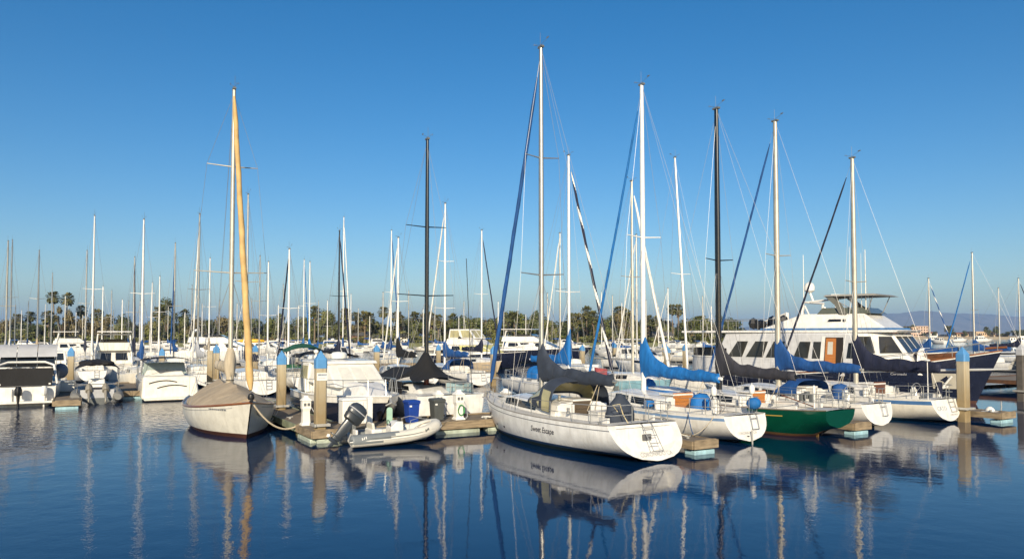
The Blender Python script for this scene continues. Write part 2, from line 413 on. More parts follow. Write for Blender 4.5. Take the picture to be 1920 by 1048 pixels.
def cabin(h, parent, x0, x1, hc, wr=.62, mat=None, win=(), nose=.9, winmat=None, top=None):
    """trunk cabin following the hull's plan; win = [(xa, xb)] on both sides"""
    mat = mat or gel; n = 12; rings = []; S = []
    for i in range(n + 1):
        x = lerp(x0, x1, i / n); b = min(h.hb(x) * wr, h.B * .5 * wr); zd = h.deck(x)
        hh = hc * min(1, (x1 - x) / nose + .03) ** .6
        w1 = max(.05, b - .10 * hh / hc)
        S.append((x, b, w1, zd, hh))
        rings.append([Vector(p) for p in ((x, b, zd), (x, w1, zd + hh * .86), (x, w1 * .8, zd + hh), (x, 0, zd + hh + .06), (x, -w1 * .8, zd + hh), (x, -w1, zd + hh * .86), (x, -b, zd))])
    m = MB(); m.loft(rings, closed=False)
    m.add(rings[0], [list(range(7))]); m.add(rings[-1], [list(range(7))[::-1]])
    o = m.build('cabin', mat, parent, ang=32)
    def at(x, g, sd):
        f = min(n - 1e-6, max(0, (x - x0) / (x1 - x0) * n)); i = int(f); f -= i
        a = [lerp(p, q, f) for p, q in zip(S[i], S[i + 1])]
        return Vector((a[0], sd * lerp(a[1], a[2], g), a[3] + a[4] * .86 * g))
    for xa, xb in win:
        for sd in (1, -1):
            wm = MB(); k = 5
            for i in range(k):
                q = [at(lerp(xa, xb, i / k), .25, sd), at(lerp(xa, xb, (i + 1) / k), .25, sd), at(lerp(xa, xb, (i + 1) / k), .88, sd), at(lerp(xa, xb, i / k), .88, sd)]
                q = [p + Vector((0, sd * .008, .002)) for p in q]
                wm.quad(*q) if sd == -1 else wm.quad(*q[::-1])
            wm.build('cabin_window', winmat or glassd, o)
    return o

def sailcover(parent, xm, zb, Lb, mat, h0=1.15, hh=.40, dx=-1, droop=.0, w=.17, seed=0, zend=None):
    r = random.Random(seed); rings = []; n = 40
    for i in range(n + 1):
        f = i / n; s = -.14 + (Lb + .14) * f ** 1.25
        top = zb + hh * (1 - .35 * s / Lb) + h0 * math.exp(-(max(0, s) / .55) ** 1.25) + .04 * sin(s * 5 + seed) * (s > .6)
        bot = zb - .16 - .06 * sin(pi * max(0, s) / Lb) - (.20 * math.exp(-max(0, s) / .3))
        lift = droop * max(0, s) / Lb
        ww = w * (1.0 if s > .5 else .9) * (1 - .3 * max(0, s) / Lb) * (.55 if i in (0, n) else 1)
        k = 18; ring = []
        for j in range(k):
            a = 2 * pi * j / k; cz = (top + bot) / 2; hz = (top - bot) / 2
            y = ww * cos(a) * (1 - .35 * max(0, sin(a))) * (1 + .13 * sin(s * 7 + a * 2.6 + seed) + .05 * sin(s * 15 - a * 2 + seed * 2) * (s > .3)) + r.uniform(-.007, .007)
            ring.append((xm + dx * s, y, cz + hz * sin(a) + lift + .012 * sin(s * 9 + seed) * (s > .5) + r.uniform(-.008, .008)))
        rings.append(ring)
    m = MB(); m.loft(rings); o = m.build('sail_cover', mat, parent, ang=70)
    # the lashings that hold it round the boom
    for f in (.34, .5, .66, .82):
        ls = MB(); i = int(n * f); ring = [Vector(p) for p in rings[i]]; c = sum(ring, Vector()) / len(ring)
        ls.tube([c + (p - c) * 1.02 for p in ring] + [c + (ring[0] - c) * 1.02], .008, 4)
        ls.build('lashing', M(mat.name + '_seam', tuple(c * .8 for c in mat.node_tree.nodes['Mix'].inputs[6].default_value[:3]), .8), o)
    return o

def furled(parent, a, b, r, mat, stripe=None, f0=.03, f1=.93, name='furled_jib', n=60):
    """rolled headsail on a stay from a (foot) to b (masthead)"""
    if mat is cv_gold: f1 = .985
    a, b = Vector(a), Vector(b); m = MB(); path, rr = [], []
    for i in range(n + 1):
        f = lerp(f0, f1, i / n); p = a.lerp(b, f); sag = .05 * sin(pi * f)
        path.append(p + Vector((-sag, 0, -sag * .1)))
        e = min(1, (i + .15) / 2.0, (n - i + .4) / 4)
        rr.append(r * (.35 + .65 * e) * lerp(1.08, .72, i / n) * (1 + .03 * sin(i * 2.1)))
    k = 12; rings = []
    for i, (p, q) in enumerate(zip(path, rr)):
        d = (path[min(i + 1, n)] - path[max(i - 1, 0)]).normalized(); u_ = d.cross(Vector((0, 1, 0))).normalized(); w_ = d.cross(u_)
        rings.append([p + (u_ * cos(2 * pi * j / k) + w_ * sin(2 * pi * j / k)) * q * (1 + .16 * max(0, cos(2 * pi * j / k - i * .55)) ** 3) for j in range(k)])
    m.loft(rings)
    if stripe:
        for q in range(len(m.m)): m.m[q] = 1 if (q % 12 + (q // 12)) % 12 < 4 else 0
    return m.build(name, [mat, stripe or mat], parent, ang=60)

def rig(parent, h, xm, zt, mat=None, r=.095, spr=((.5, .85),), z0=None, boom=0., bz=None, cover=None, jib=None, jibr=.075, stripe=None, lod=1, seed=0,
        droop=0., ch=1.15, chh=.40, bowx=None, jibtop=1.0, backstay=True, jname='furled_jib', boommat=None, rake=0., wr=.0065):
    mat = mat or alu; zd = h.deck(xm); z0 = zd if z0 is None else z0
    top = Vector((xm - rake, 0, zt))
    def mp(f): return Vector((xm - rake * f, 0, lerp(z0, zt, f)))
    m = MB(); n = 10 if lod == 0 else 8; rings = []
    for i in range(9):
        f = i / 8; k = r * (1 if f < .6 else lerp(1, .72, (f - .6) / .4)); p = mp(f)
        rings.append([(p.x + 1.25 * k * cos(2 * pi * j / n), k * sin(2 * pi * j / n), p.z) for j in range(n)])
    m.loft(rings); mo = m.build('mast', mat, parent, ang=50)
    hd = MB(); hd.box((top.x, 0, zt + .03), (r * 3.0, r * 1.3, .08)); hd.tube([(top.x, .03, zt + .05), (top.x, .03, zt + .6)], .007, 4)
    if lod <= 1:
        hd.tube([(top.x, 0, zt + .12), (top.x - .34, -.1, zt + .30)], .007, 4); hd.box((top.x - .34, -.1, zt + .33), (.16, .010, .05))
        hd.tube([(top.x, 0, zt + .12), (top.x + .30, .1, zt + .16)], .007, 4)
        for k in range(3): hd.ball((top.x + .30 + .05 * cos(k * 2.1), .1 + .05 * sin(k * 2.1), zt + .19), .020, 6)
    hd.build('masthead', greym, mo)
    bw = h.hb(xm) * .92; chain = [Vector((xm - .25, s * bw, h.deck(xm - .25))) for s in (1, -1)]
    tips = []
    for f, w in spr:
        s = MB()
        for sg in (1, -1): s.tube([mp(f), mp(f) + Vector((-.10, sg * w, .06))], [.032, .02], 5)
        s.build('spreader', mat if mat is not tanmast else alug, mo); tips.append((f, w))
    for si, sg in enumerate((1, -1)):
        path = [chain[si]] + [mp(f) + Vector((-.10, sg * w, .06)) for f, w in sorted(tips)] + [mp(.985)]
        s = MB(); s.tube(path, wr, 4); s.build('shroud', wire, parent)
        if lod <= 1 and tips:
            s = MB(); s.tube([chain[si] + Vector((.35, 0, 0)), mp(min(tips)[0] - .01)], wr, 4); s.build('shroud', wire, parent)
            s = MB(); s.tube([chain[si] + Vector((-.40, 0, 0)), mp(min(tips)[0] - .01)], wr, 4); s.build('shroud', wire, parent)
    bx = h.L - .12 if bowx is None else bowx; foot = Vector((bx, 0, h.sheer(1) + .08)); jt = mp(jibtop * .99)
    s = MB(); s.tube([foot, jt], wr, 4); s.build('forestay', wire, parent)
    if jib: furled(parent, foot, jt, jibr, jib, stripe, name=jname)
    if backstay: s = MB(); s.tube([(.12, 0, h.sheer(0) + .05), top], wr, 4); s.build('backstay', wire, parent)
    if boom:
        bz = bz or zd + 1.35
        s = MB(); s.tube([(xm - .05, 0, bz), (xm - boom, 0, bz + droop)], .065, 8); s.build('boom', boommat or mat, parent)
        if cover: sailcover(parent, xm, bz, boom * .97, cover, ch, chh, droop=droop, seed=seed)
        if lod <= 1:
            s = MB(); s.tube([(xm - boom * .99, 0, bz + droop), top], .005, 4); s.build('topping_lift', wire, parent)
            s = MB(); s.tube([(xm - boom * .8, .03, bz - .05 + droop), (xm - boom * .72, .25, h.deck(xm - boom * .72) + .25)], .012, 4); s.tube([(xm - boom * .8, -.03, bz - .05 + droop), (xm - boom * .72, -.1, h.deck(xm - boom * .72) + .25)], .012, 4); s.build('mainsheet', rope, parent)
    return mo

def rails(h, parent, gate=(), pul=True, push=True, n=5, ht=.62, x0=None, lines=True, r=.015, pushlen=1.5):
    if pul:
        m = MB(); xb = h.L - .1; xa = h.L * .84; za, zb = h.deck(xa), h.sheer(1)
        for sg in (1, -1):
            ya = sg * (h.hb(xa) - .06)
            m.tube([(xa, ya, za), (xa, ya, za + ht), ((xa + xb) / 2, ya * .62, (za + zb) / 2 + ht + .03), (xb, sg * .12, zb + ht + .06), (xb + .05, 0, zb + ht + .06)], r, 6)
            m.tube([((xa + xb) / 2, sg * (h.hb((xa + xb) / 2) - .03), (za + zb) / 2), ((xa + xb) / 2, ya * .62, (za + zb) / 2 + ht)], r, 6)
        m.build('pulpit', steel, parent)
    if push:
        m = MB()
        for sg in (1, -1):
            y0, y1 = sg * (h.hb(.1) - .07), sg * (h.hb(pushlen) - .06); z = h.deck(.1)
            for k in (ht, ht * .5):
                m.tube([(pushlen, y1, h.deck(pushlen) + k), (.35, y0 * 1.0, z + k), (.12, y0 * .86, z + k), (.10, sg * .34, z + k)], r, 6)
            for x, y in ((pushlen, y1), (.35, y0), (.10, sg * .34), (.8, sg * (h.hb(.8) - .06))): m.tube([(x, y, h.deck(x)), (x, y, h.deck(x) + ht)], r, 6)
        m.build('stern_rail', steel, parent)
    xs = [lerp(pushlen if push else .5, h.L * .84, (i + 1) / (n + 1)) for i in range(n)]
    for sg in (1, -1):
        for x in xs:
            s = MB(); s.tube([(x, sg * (h.hb(x) - .06), h.deck(x)), (x, sg * (h.hb(x) - .06), h.deck(x) + ht)], r * .9, 5); s.build('stanchion', steel, parent)
        if lines:
            px = [pushlen] + xs + [h.L * .84]
            for k in (.98, .5):
                s = MB(); s.tube([(x, sg * (h.hb(x) - .06), h.deck(x) + ht * k) for x in px], .007, 4); s.build('lifeline', wire, parent)

def wheel(parent, x, z, r=.42):
    m = MB(); m.tube([(x, r * cos(a), z + r * sin(a)) for a in [2 * pi * i / 20 for i in range(21)]], .016, 5)
    for k in range(5): m.tube([(x, 0, z), (x, r * cos(k * 1.2566), z + r * sin(k * 1.2566))], .009, 4)
    m.build('steering_wheel', steel, parent)
    m = MB(); m.loft([[(x + .14 + a, b, zz) for a, b in ((-.1, -.1), (.1, -.1), (.1, .1), (-.1, .1))] for zz in (z - .75, z + .12)]); m.ball((x + .14, 0, z + .14), .1, 8); m.build('binnacle', white, parent)

def arch(xc, w, z0, ht, n=12, e=.6):
    return [Vector((xc, w * (abs(cos(a)) ** e) * (1 if cos(a) >= 0 else -1), z0 + ht * sin(a) ** e)) for a in [pi * i / n for i in range(n + 1)]]

def bimini(parent, x0, x1, w, z, mat, zdeck, name='bimini', crown=.16, frames=True):
    m = MB(); rings = []
    for i in range(7):
        f = i / 6; x = lerp(x0, x1, f); c = crown * sin(pi * (f * .8 + .1))
        rings.append([Vector((x, w * y, z + c * (1 - y * y) - .16 * abs(y) ** 4)) for y in (-1, -.8, -.4, 0, .4, .8, 1)])
    m.loft(rings, closed=False); m.loft([[p - Vector((0, 0, .02)) for p in r] for r in rings[::-1]], closed=False)
    o = m.build(name, mat, parent, ang=60)
    if frames:
        f = MB()
        for sg in (1, -1):
            xm = (x0 + x1) / 2
            for xx in (x0 + .1, xm, x1 - .1): f.tube([(xm, sg * w, zdeck), (xx, sg * w * .98, z - .1)], .014, 5)
        f.build('bimini_frame', steel, parent)
    return o

def fender(parent, p, r=.11, l=.5, mat=None):
    m = MB(); m.lathe([(.02, 0), (r * .7, .05), (r, .14), (r, l - .12), (r * .7, l - .03), (.03, l + .05)], p, 10); m.tube([(p[0], p[1], p[2] + l), (p[0], p[1], p[2] + l + .4)], .01, 4)
    return m.build('fender', mat or white, parent)

# ------------------------------------------------------------------ water, land, hills
def watermat():
    m = bpy.data.materials.new('water'); m.use_nodes = True
    t = m.node_tree; n = t.nodes; l = t.links; p = n['Principled BSDF']
    p.inputs['Base Color'].default_value = (.001, .018, .062, 1); p.inputs['Roughness'].default_value = .012; p.inputs['IOR'].default_value = 1.34
    g = n.new('ShaderNodeNewGeometry')
    def noise(scale, detail, stretch=(1, 1, 1), rough=.5):
        mp = n.new('ShaderNodeMapping'); mp.inputs['Scale'].default_value = stretch; mp.inputs['Rotation'].default_value = (0, 0, .35); l.new(g.outputs['Position'], mp.inputs[0])
        z = n.new('ShaderNodeTexNoise'); z.inputs['Scale'].default_value = scale; z.inputs['Detail'].default_value = detail; z.inputs['Roughness'].default_value = rough
        l.new(mp.outputs[0], z.inputs[0]); return z.outputs[0]
    def math_(op, a, b=None, c=None):
        x = n.new('ShaderNodeMath'); x.operation = op
        for i, q in enumerate((a, b, c)):
            if q is None: continue
            if isinstance(q, (int, float)): x.inputs[i].default_value = q
            else: l.new(q, x.inputs[i])
        return x.outputs[0]
    def rng(v, a, b, c, d):
        r = n.new('ShaderNodeMapRange'); r.interpolation_type = 'SMOOTHSTEP'; l.new(v, r.inputs[0])
        for i, q in enumerate((a, b, c, d)): r.inputs[i + 1].default_value = q
        return r.outputs[0]
    sx = n.new('ShaderNodeSeparateXYZ'); l.new(g.outputs['Position'], sx.inputs[0])
    # breeze ruffles the open fairway on the west side and everything beyond the slips
    d = math_('MULTIPLY_ADD', sx.outputs[0], -.5, sx.outputs[1])         # y - x/2
    d = math_('ADD', d, math_('MULTIPLY', noise(.09, 3), 16))
    ruff = rng(d, 43, 51, .0, 1.)
    calm = rng(noise(.06, 4, (1, .45, 1)), .38, .62, .35, 1.35)
    h = math_('ADD', math_('MULTIPLY', noise(1.1, 2), .0085), math_('MULTIPLY', noise(5.0, 2), .0011))
    h = math_('ADD', h, math_('MULTIPLY', noise(14, 2), .0013))
    h = math_('MULTIPLY', h, calm)
    h2 = math_('MULTIPLY', math_('MULTIPLY', noise(2.6, 3), .040), ruff)
    h = math_('ADD', h, h2)
    bp = n.new('ShaderNodeBump'); bp.inputs['Strength'].default_value = 1; bp.inputs['Distance'].default_value = 1; l.new(h, bp.inputs['Height'])
    l.new(bp.outputs[0], p.inputs['Normal'])
    return m
wm = MB(); wm.quad((-30000, -600, 0), (30000, -600, 0), (30000, 40000, 0), (-30000, 40000, 0))
wo = wm.build('water', watermat(), None, smooth=False); tag(wo, 'calm blue harbour water with reflections of the boats', kind='structure')

def landsheet(name, pts, z, mat, label, skirt=3.):
    m = MB(); k = len(pts)
    c = Vector((sum(p[0] for p in pts) / k, sum(p[1] for p in pts) / k, 0))
    top = [Vector((p[0], p[1], z)) for p in pts]
    low = [Vector((p[0], p[1], -.6)) + (Vector((p[0], p[1], 0)) - c).normalized() * skirt for p in pts]
    m.add(top, [list(range(k))]); m.add(top + low, [[j, k + j, k + (j + 1) % k, (j + 1) % k] for j in range(k)])
    return tag(m.build(name, mat, None, smooth=False), label, kind='structure')
lawn = M('shore_lawn', (.14, .145, .06), .9, var=.4, scale=.12, bump=.3, bscale=2)
sand = M('far_shore_earth', (.34, .28, .19), .9, var=.3, scale=.05)
landsheet('shore', [(-900, 236), (-300, 240), (-120, 232), (-30, 236), (40, 238), (78, 248), (96, 300), (120, 520), (-900, 560)], 1.3, lawn, 'low green shore with trees across the harbour', 5)
landsheet('far_shore', [(170, 730), (330, 668), (520, 640), (760, 650), (1500, 700), (3500, 1500), (200, 1500)], 2.0, sand, 'low sandy far shore with hotels and palms', 8)

hillm = M('hill_brush', (.18, .15, .13), .95, var=.35, scale=.004)
def ridge(name, label, Y, prof, depth):
    """prof: (pixel x, pixel y) of the skyline seen at distance Y"""
    m = MB(); r = random.Random(len(prof)); xs = [XAT(p[0], Y) for p in prof]; zs = [ZAT(p[1], Y) for p in prof]
    n = 160; A, B, F, K = [], [], [], []
    for i in range(n + 1):
        x = lerp(xs[0], xs[-1], i / n)
        k = max(0, min(len(xs) - 2, sum(1 for q in xs if q <= x) - 1)); f = (x - xs[k]) / (xs[k + 1] - xs[k]); f = f * f * (3 - 2 * f)
        z = max(2, lerp(zs[k], zs[k + 1], f) + 10 * sin(i * 1.7) * .25 + 8 * sin(i * .61) * .3)
        e = r.uniform(-1, 1)
        F.append((x, Y - depth * .55 + e * 60, -1)); A.append((x + e * 40, Y - depth * (.25 + .08 * sin(i * .9)), z * (.48 + .1 * sin(i * 1.1)))); B.append((x, Y, z)); K.append((x, Y + depth, -1))
    m.loft([F, A, B, K], closed=False)
    return tag(m.build(name, hillm, None, ang=180), label, kind='structure')
ridge('mountain', 'long hazy brown mountain ridge behind the far shore', 9500, [(1180, 626), (1330, 618), (1500, 604), (1600, 596), (1665, 588), (1735, 583), (1800, 588), (1840, 588), (1900, 593), (1990, 596), (2120, 606), (2350, 622)], 2500)
ridge('low_hills', 'low hazy hills beyond the trees', 8200, [(-300, 622), (100, 617), (380, 615), (560, 611), (690, 613), (800, 618), (930, 621), (1100, 626)], 2000)

# ------------------------------------------------------------------ docks. Local frame: x along the pier (U), y away from the camera (-V)
DROT = rad(30)
def dock(label, x0, x1, y0, y1, z=.45, fmat=None, flmat=None, gap=2.6, name='dock', endonly=False, floats=True):
    t = thing(name, label, 'dock', UV(x0, -y0, 0), DROT)
    lx, ly = x1 - x0, y1 - y0; fm = fmat or fascia
    b = MB(); b.box((lx / 2, ly / 2, z - .10), (lx - .10, ly - .10, .18)); b.build('deck_boards', dockwood, t, smooth=False)
    r = random.Random(int(x0 * 7 + y0 * 13))
    def boards(p, q, horiz):
        L = abs(q - p); k = max(1, round(L / gap))
        for i in range(k):
            a, c = lerp(p, q, i / k) + .006, lerp(p, q, (i + 1) / k) - .006
            yield (a + c) / 2, abs(c - a)
    for yy in (0.0, ly):
        for c, L in boards(0, lx, 1):
            f = MB(); f.box((c, yy + r.uniform(-.006, .006), z - .12 + r.uniform(-.008, .008)), (L, .07, .27)); f.build('fascia_board', fm, t, smooth=False)
            if floats and L > .8:
                g = MB(); g.box((c, yy + (.05 if yy == 0 else -.05) + (.25 if yy == 0 else -.25), .0), (L * .84, .5, .28)); g.build('float', flmat or floatb, t, smooth=True, bevel=.03)
    for xx in (0.0, lx):
        for c, L in boards(.04, ly - .04, 0):
            f = MB(); f.box((xx + r.uniform(-.006, .006), c, z - .12), (.07, L, .268)); f.build('fascia_board', fm, t, smooth=False)
            if floats and ly < 2.6 and L > .8:
                g = MB(); g.box((xx + (.30 if xx == 0 else -.30), c, .0), (.62, L * .8, .27)); g.build('float', flmat or floatb, t, smooth=True, bevel=.03)
    for yy in (.02, ly - .02): 
        lip = MB(); lip.box((lx / 2, yy, z + .030), (lx - .2, .09, .05)); lip.build('edge_timber', fm, t, smooth=False)
    return t
def cleat(parent, x, y, z):
    m = MB(); m.box((x, y, z + .03), (.09, .05, .06)); m.tube([(x - .13, y, z + .09), (x - .05, y, z + .075), (x + .05, y, z + .075), (x + .13, y, z + .09)], .018, 6); return m.build('cleat', alug, parent)

main = dock('long weathered pier walkway carrying the two wheeled bins', 7.4, 16.9, 27.4, 29.8, flmat=floatp)
dock('pier walkway at the bows of the front row of sloops', 16.95, 37.2, 29.0, 30.8, flmat=floatp)
for xx in (2.2, 5.0, 7.3): cleat(main, xx, .25, .47)
fingerg = dock('weathered finger pier with green stained edge beside the cream boat', 7.4, 9.0, 29.86, 41.5, fmat=fasciag, flmat=floatg)
for yy in (2, 5.5): cleat(fingerg, .25, yy, .47)
fa = dock('finger pier with blue float between the lettered sloop and the one with orange companionway boards', 17.62, 18.72, 18.5, 28.95)
fb = dock('finger pier with pale blue float beside the green hull', 26.65, 27.7, 19.0, 28.95)
fc = dock('finger pier with white dock light at the outer end of the row', 35.9, 37.1, 18.2, 28.95)
for f in (fa, fb, fc): cleat(f, .3, .6, .47); cleat(f, .8, 3.2, .47)
# piers further back
p = G(113, 768); fu, fv = p.dot(U), p.dot(V)
fd = dock('short finger pier with blue float beside the inflatable with twin outboards', fu - .35, fu + .95, -fv, -fv + 11)
p = G(247, 748); fu2, fv2 = p.dot(U), p.dot(V)
fe = dock('finger pier behind the inflatable with twin outboards', fu2 - .6, fu2 + .7, -fv2, -fv2 + 10)
dock('long pier behind the row of sterns on the far side of the fairway', -20, 13, 77, 79.5, floats=False)
dock('long pier behind the sloop with the blue spray hood', 14, 36, 84, 86, floats=False)
dock('brown timber pier under the tarpaulin covered runabout', 57, 72, 27.5, 31.5, z=.75, fmat=M('brown_dock', (.11, .05, .022), .8, var=.4), flmat=M('dark_float', (.05, .03, .02), .8))

def piling(px, ybase, ytop, label, zb=.45, s=.4, cap=capblue, Y=None, mat=None, caph=.34):
    p = G(px, ybase, zb) if Y is None else Vector((XAT(px, Y), Y, zb))
    zt = ZAT(ytop, p.y)
    t = thing('piling', label, 'piling', (p.x, p.y, 0), DROT, 'square concrete mooring piles')
    h = s / 2; c = .05
    ring = lambda z, k=1.: [(x * k, y * k, z) for x, y in ((h - c, -h), (h, -h + c), (h, h - c), (h - c, h), (-h + c, h), (-h, h - c), (-h, -h + c), (-h + c, -h))]
    m = MB(); m.loft([ring(-1.2), ring(zt - caph * 1.9)]); m.build('shaft', mat or concrete, t, smooth=False)
    if cap:
        m = MB(); m.loft([ring(zt - caph * 1.95, 1.06), ring(zt - caph, 1.06), ring(zt, .04)]); m.build('cap', cap, t, smooth=False)
    hoop = MB()
    for sg in (1, -1): hoop.box((sg * (h + .07), 0, .62), (.06, s + .3, .10)); hoop.box((0, sg * (h + .07), .62), (s + .1, .06, .099))
    hoop.build('guide_hoop', alug, t, smooth=False)
    return t
pl = piling(600, 804, 657, 'blue capped concrete pile with a small white notice, on the pier corner', s=.40)
n = MB(); n.box((.0, -.214, 2.42), (.39, .012, .29)); sg_ = n.build('notice', white, pl, smooth=False)
for k, (zz, ww, hh, cc) in enumerate(((2.49, .30, .07, (.10, .16, .26)), (2.36, .26, .025, (.25, .25, .26)))):
    mm = MB(); rr = random.Random(5 + k); x = -ww / 2
    while x < ww / 2:
        wd = rr.uniform(.018, .036); mm.box((x + wd / 2, -.2215, zz), (wd, .003, hh * rr.uniform(.7, 1))); x += wd + .012
    mm.build('notice_print', M('notice_ink_%d' % k, cc, .7), sg_, smooth=False)
piling(527, 767, 657, 'blue capped concrete pile on the green stained finger pier', s=.40)
piling(1807, 772, 650, 'blue capped concrete pile on the outermost finger pier beneath the long aluminium boom', s=.42)
piling(132, 722, 650, 'blue capped concrete pile beside the short finger pier with the inflatable', s=.42)
piling(393, 722, 640, 'bare grey pile without a blue cap behind the cream boat', s=.36, cap=None)
piling(405, 716, 645, 'blue capped pile behind the cream boat next to the bare pile', s=.42)
piling(303, 706, 652, 'blue capped pile behind the white express cruiser stern', s=.42)
piling(478, 700, 646, 'blue capped pile right of the gold furled sail', s=.46)
piling(706, 700, 646, 'blue capped pile behind the white canvas windscreen cruiser', s=.46)
piling(822, 690, 645, 'blue capped pile seen just right of the black mast', s=.42)
piling(925, 712, 648, 'blue capped pile behind the furled blue jib of the lettered sloop', s=.38)
piling(1092, 690, 646, 'blue capped pile in front of the big white motor yacht', s=.45)
piling(1152, 680, 642, 'far blue capped pile right of the big white motor yacht', s=.45)
piling(1251, 700, 648, 'blue capped pile seen over the bright blue sail cover', s=.46)
piling(1285, 698, 644, 'blue capped pile left of the trawler stern', s=.40)
piling(1246, 686, 640, 'slim blue capped pile behind its larger neighbour over the bright blue sail cover', s=.40)
piling(1916, 738, 645, 'shaded pile with pale grey cap at the edge of the photo', s=.42, cap=cv_grey, mat=M('shaded_piling', (.10, .09, .08), .85, var=.3, bump=.3))  # concrete coloured dark to imitate the shade on this pile

# ------------------------------------------------------------------ things on the pier
def pedestal(pos, label, hose=False, s=1.):
    t = thing('power_pedestal', label, 'pedestal', pos, DROT, 'white power pedestals on the pier')
    m = MB(); m.loft([[(x * k, y * k, z) for x, y in ((-1, -1), (1, -1), (1, 1), (-1, 1))] for k, z in ((.20, 0), (.19, .06), (.15, .10), (.13, .55), (.15, .62), (.165, .66), (.165, .95))]); m.build('body', white, t, smooth=False, bevel=.012)
    m = MB(); m.loft([[(x * k, y * k, z) for x, y in ((-1, -1), (1, -1), (1, 1), (-1, 1))] for k, z in ((.19, .955), (.19, .99), (.08, 1.10), (.07, 1.16))]); m.build('lamp_cap', white, t, smooth=False, bevel=.01)
    for x in (-.07, .07):
        m = MB(); m.box((x, -.172, .82), (.09, .02, .11)); m.build('socket', greym, t, smooth=False)
    m = MB(); m.tube([(.16, -.1, .75), (.30, -.12, .5), (.34, -.1, .12), (.2, -.2, .03)], .018, 6); m.build('cable', cv_grey, t)
    if hose:
        m = MB(); m.tube([(.02 + .13 * cos(a), -.20 - .014 * (i % 3), .38 + .20 * sin(a)) for i, a in enumerate([2 * pi * k / 12 for k in range(49)])], .020, 6); m.build('hose_coil', hosegreen, t)
    t.scale = (s, s, s)
    return t
pedestal(G(573, 797, .45), 'white power pedestal on the green stained finger pier')
pedestal(UV(13.75, -28.3, .45), 'white power pedestal with a coiled green hose', True, 1.08)
pedestal(UV(13.35, -29.45, .45), 'white power pedestal behind the grey wheeled bin')
pedestal(UV(16.35, -28.9, .45), 'white power pedestal close by the bow of the lettered sloop')

def bin_(pos, mat, label, lab):
    t = thing('wheeled_bin', label, 'bin', pos, DROT, 'wheeled bins on the pier')
    sq = lambda k, z, dy=0: [(x * k[0], y * k[1] + dy, z) for x, y in ((-1, -1), (1, -1), (1, 1), (-1, 1))]
    m = MB(); m.loft([sq((.21, .24), .06), sq((.25, .29), .80), sq((.255, .30), .86), sq((.28, .33), .86), sq((.28, .33), .92)]); m.build('body', mat, t, smooth=False, bevel=.02)
    m = MB(); m.loft([sq((.29, .34), .925), sq((.29, .34), .95), sq((.25, .28), 1.0), sq((.12, .12), 1.015)]); m.build('lid', mat, t, smooth=False, bevel=.015)
    m = MB(); m.tube([(-.2, .37, .9), (.2, .37, .9)], .018, 6); m.build('handle', mat, t)
    for sg in (1, -1):
        m = MB(); m.tube([(sg * .19, .26, .10), (sg * .25, .26, .10)], .10, 12); m.build('wheel', black, t)
    for sg in (-1, 0, 1):
        m = MB(); m.loft([[(sg * .13 + a, -.243 - z * .055 + b, z) for a, b in ((-.012, .02), (-.012, -.008), (.012, -.008), (.012, .02))] for z in (.12, .78)]); m.build('rib', mat, t, smooth=False)
    m = MB(); m.box((-.16, -.296, .76), (.10, .01, .07)); m.build('sticker', white, t, smooth=False)
    t.scale = (.93, .93, .93)
    return t
bin_(UV(11.55, -28.05, .45), binblue, 'blue plastic wheeled bin on the pier', 0)
bin_(UV(12.75, -28.25, .45), bingrey, 'dark grey plastic wheeled bin on the pier', 0)

t = thing('dock_box', 'tall white fibreglass dock locker on the pier behind the dinghy', 'locker', UV(9.55, -29.2, .45), DROT)
m = MB(); m.box((0, 0, .46), (1.12, .62, .92)); m.build('body', white, t, smooth=False, bevel=.03)
m = MB(); m.loft([[(x * a, y * b, z) for x, y in ((-1, -1), (1, -1), (1, 1), (-1, 1))] for a, b, z in ((.60, .35, .925), (.60, .35, .97), (.5, .26, 1.03))]); m.build('lid', white, t, smooth=False, bevel=.02)
for x in (-.28, 0, .28):
    m = MB(); m.box((x, -.318, .45), (.015, .012, .8)); m.build('groove_trim', cv_grey, t, smooth=False)
m = MB(); m.box((-.2, -.325, .78), (.05, .03, .08)); m.build('latch', greym, t, smooth=False)
t = thing('mooring_post', 'plain white square post on the pier edge behind the outboard', 'post', UV(9.62, -27.55, .45), DROT)
m = MB(); m.box((0, 0, .55), (.19, .19, 1.1)); m.build('shaft', white, t, smooth=False, bevel=.015)
m = MB(); m.loft([[(x * a, y * a, z) for x, y in ((-1, -1), (1, -1), (1, 1), (-1, 1))] for a, z in ((.105, 1.1), (.105, 1.13), (.04, 1.17))]); m.build('cap', white, t, smooth=False)
t = thing('mint_board', 'pale mint green upright board standing on the pier edge behind the dinghy', 'board', UV(10.45, -27.62, .45), DROT)
m = MB(); m.loft([[(x, y, z) for x, z in [(.11 * cos(a), .62 + .11 * sin(a)) for a in [pi * k / 8 for k in range(9)]] + [(-.11, 0), (.11, 0)]] for y in (-.03, .03)]); m.build('board', M('mint_paint', (.36, .55, .43), .6), t, smooth=False)
m = MB(); m.box((0, .05, .05), (.3, .12, .08)); m.build('foot', fascia, t, smooth=False)
t = thing('coiled_hose', 'white hose lying in loops on the pier beside the green hose pedestal', 'hose', UV(15.0, -28.1, .47), DROT)
m = MB(); m.tube([((.34 - .004 * k) * cos(2 * pi * k / 12) + .012 * k, (.2 - .002 * k) * sin(2 * pi * k / 12), .03 + .006 * (k % 5)) for k in range(40)] + [(.9, .1, .25), (1.2, .2, .75)], .022, 6); m.build('loops', cv_white, t)
t = thing('dock_light', 'small white dome light on the end of the outermost finger pier', 'light', UV(36.5, -19.0, .45), DROT)
m = MB(); m.lathe([(.2, .0), (.2, .08), (.14, .16), (.06, .22)], (0, 0, 0), 12); m.build('dome', white, t)
m = MB(); m.box((0, 0, .008), (.5, .5, .03)); m.build('base', cv_grey, t, smooth=False)
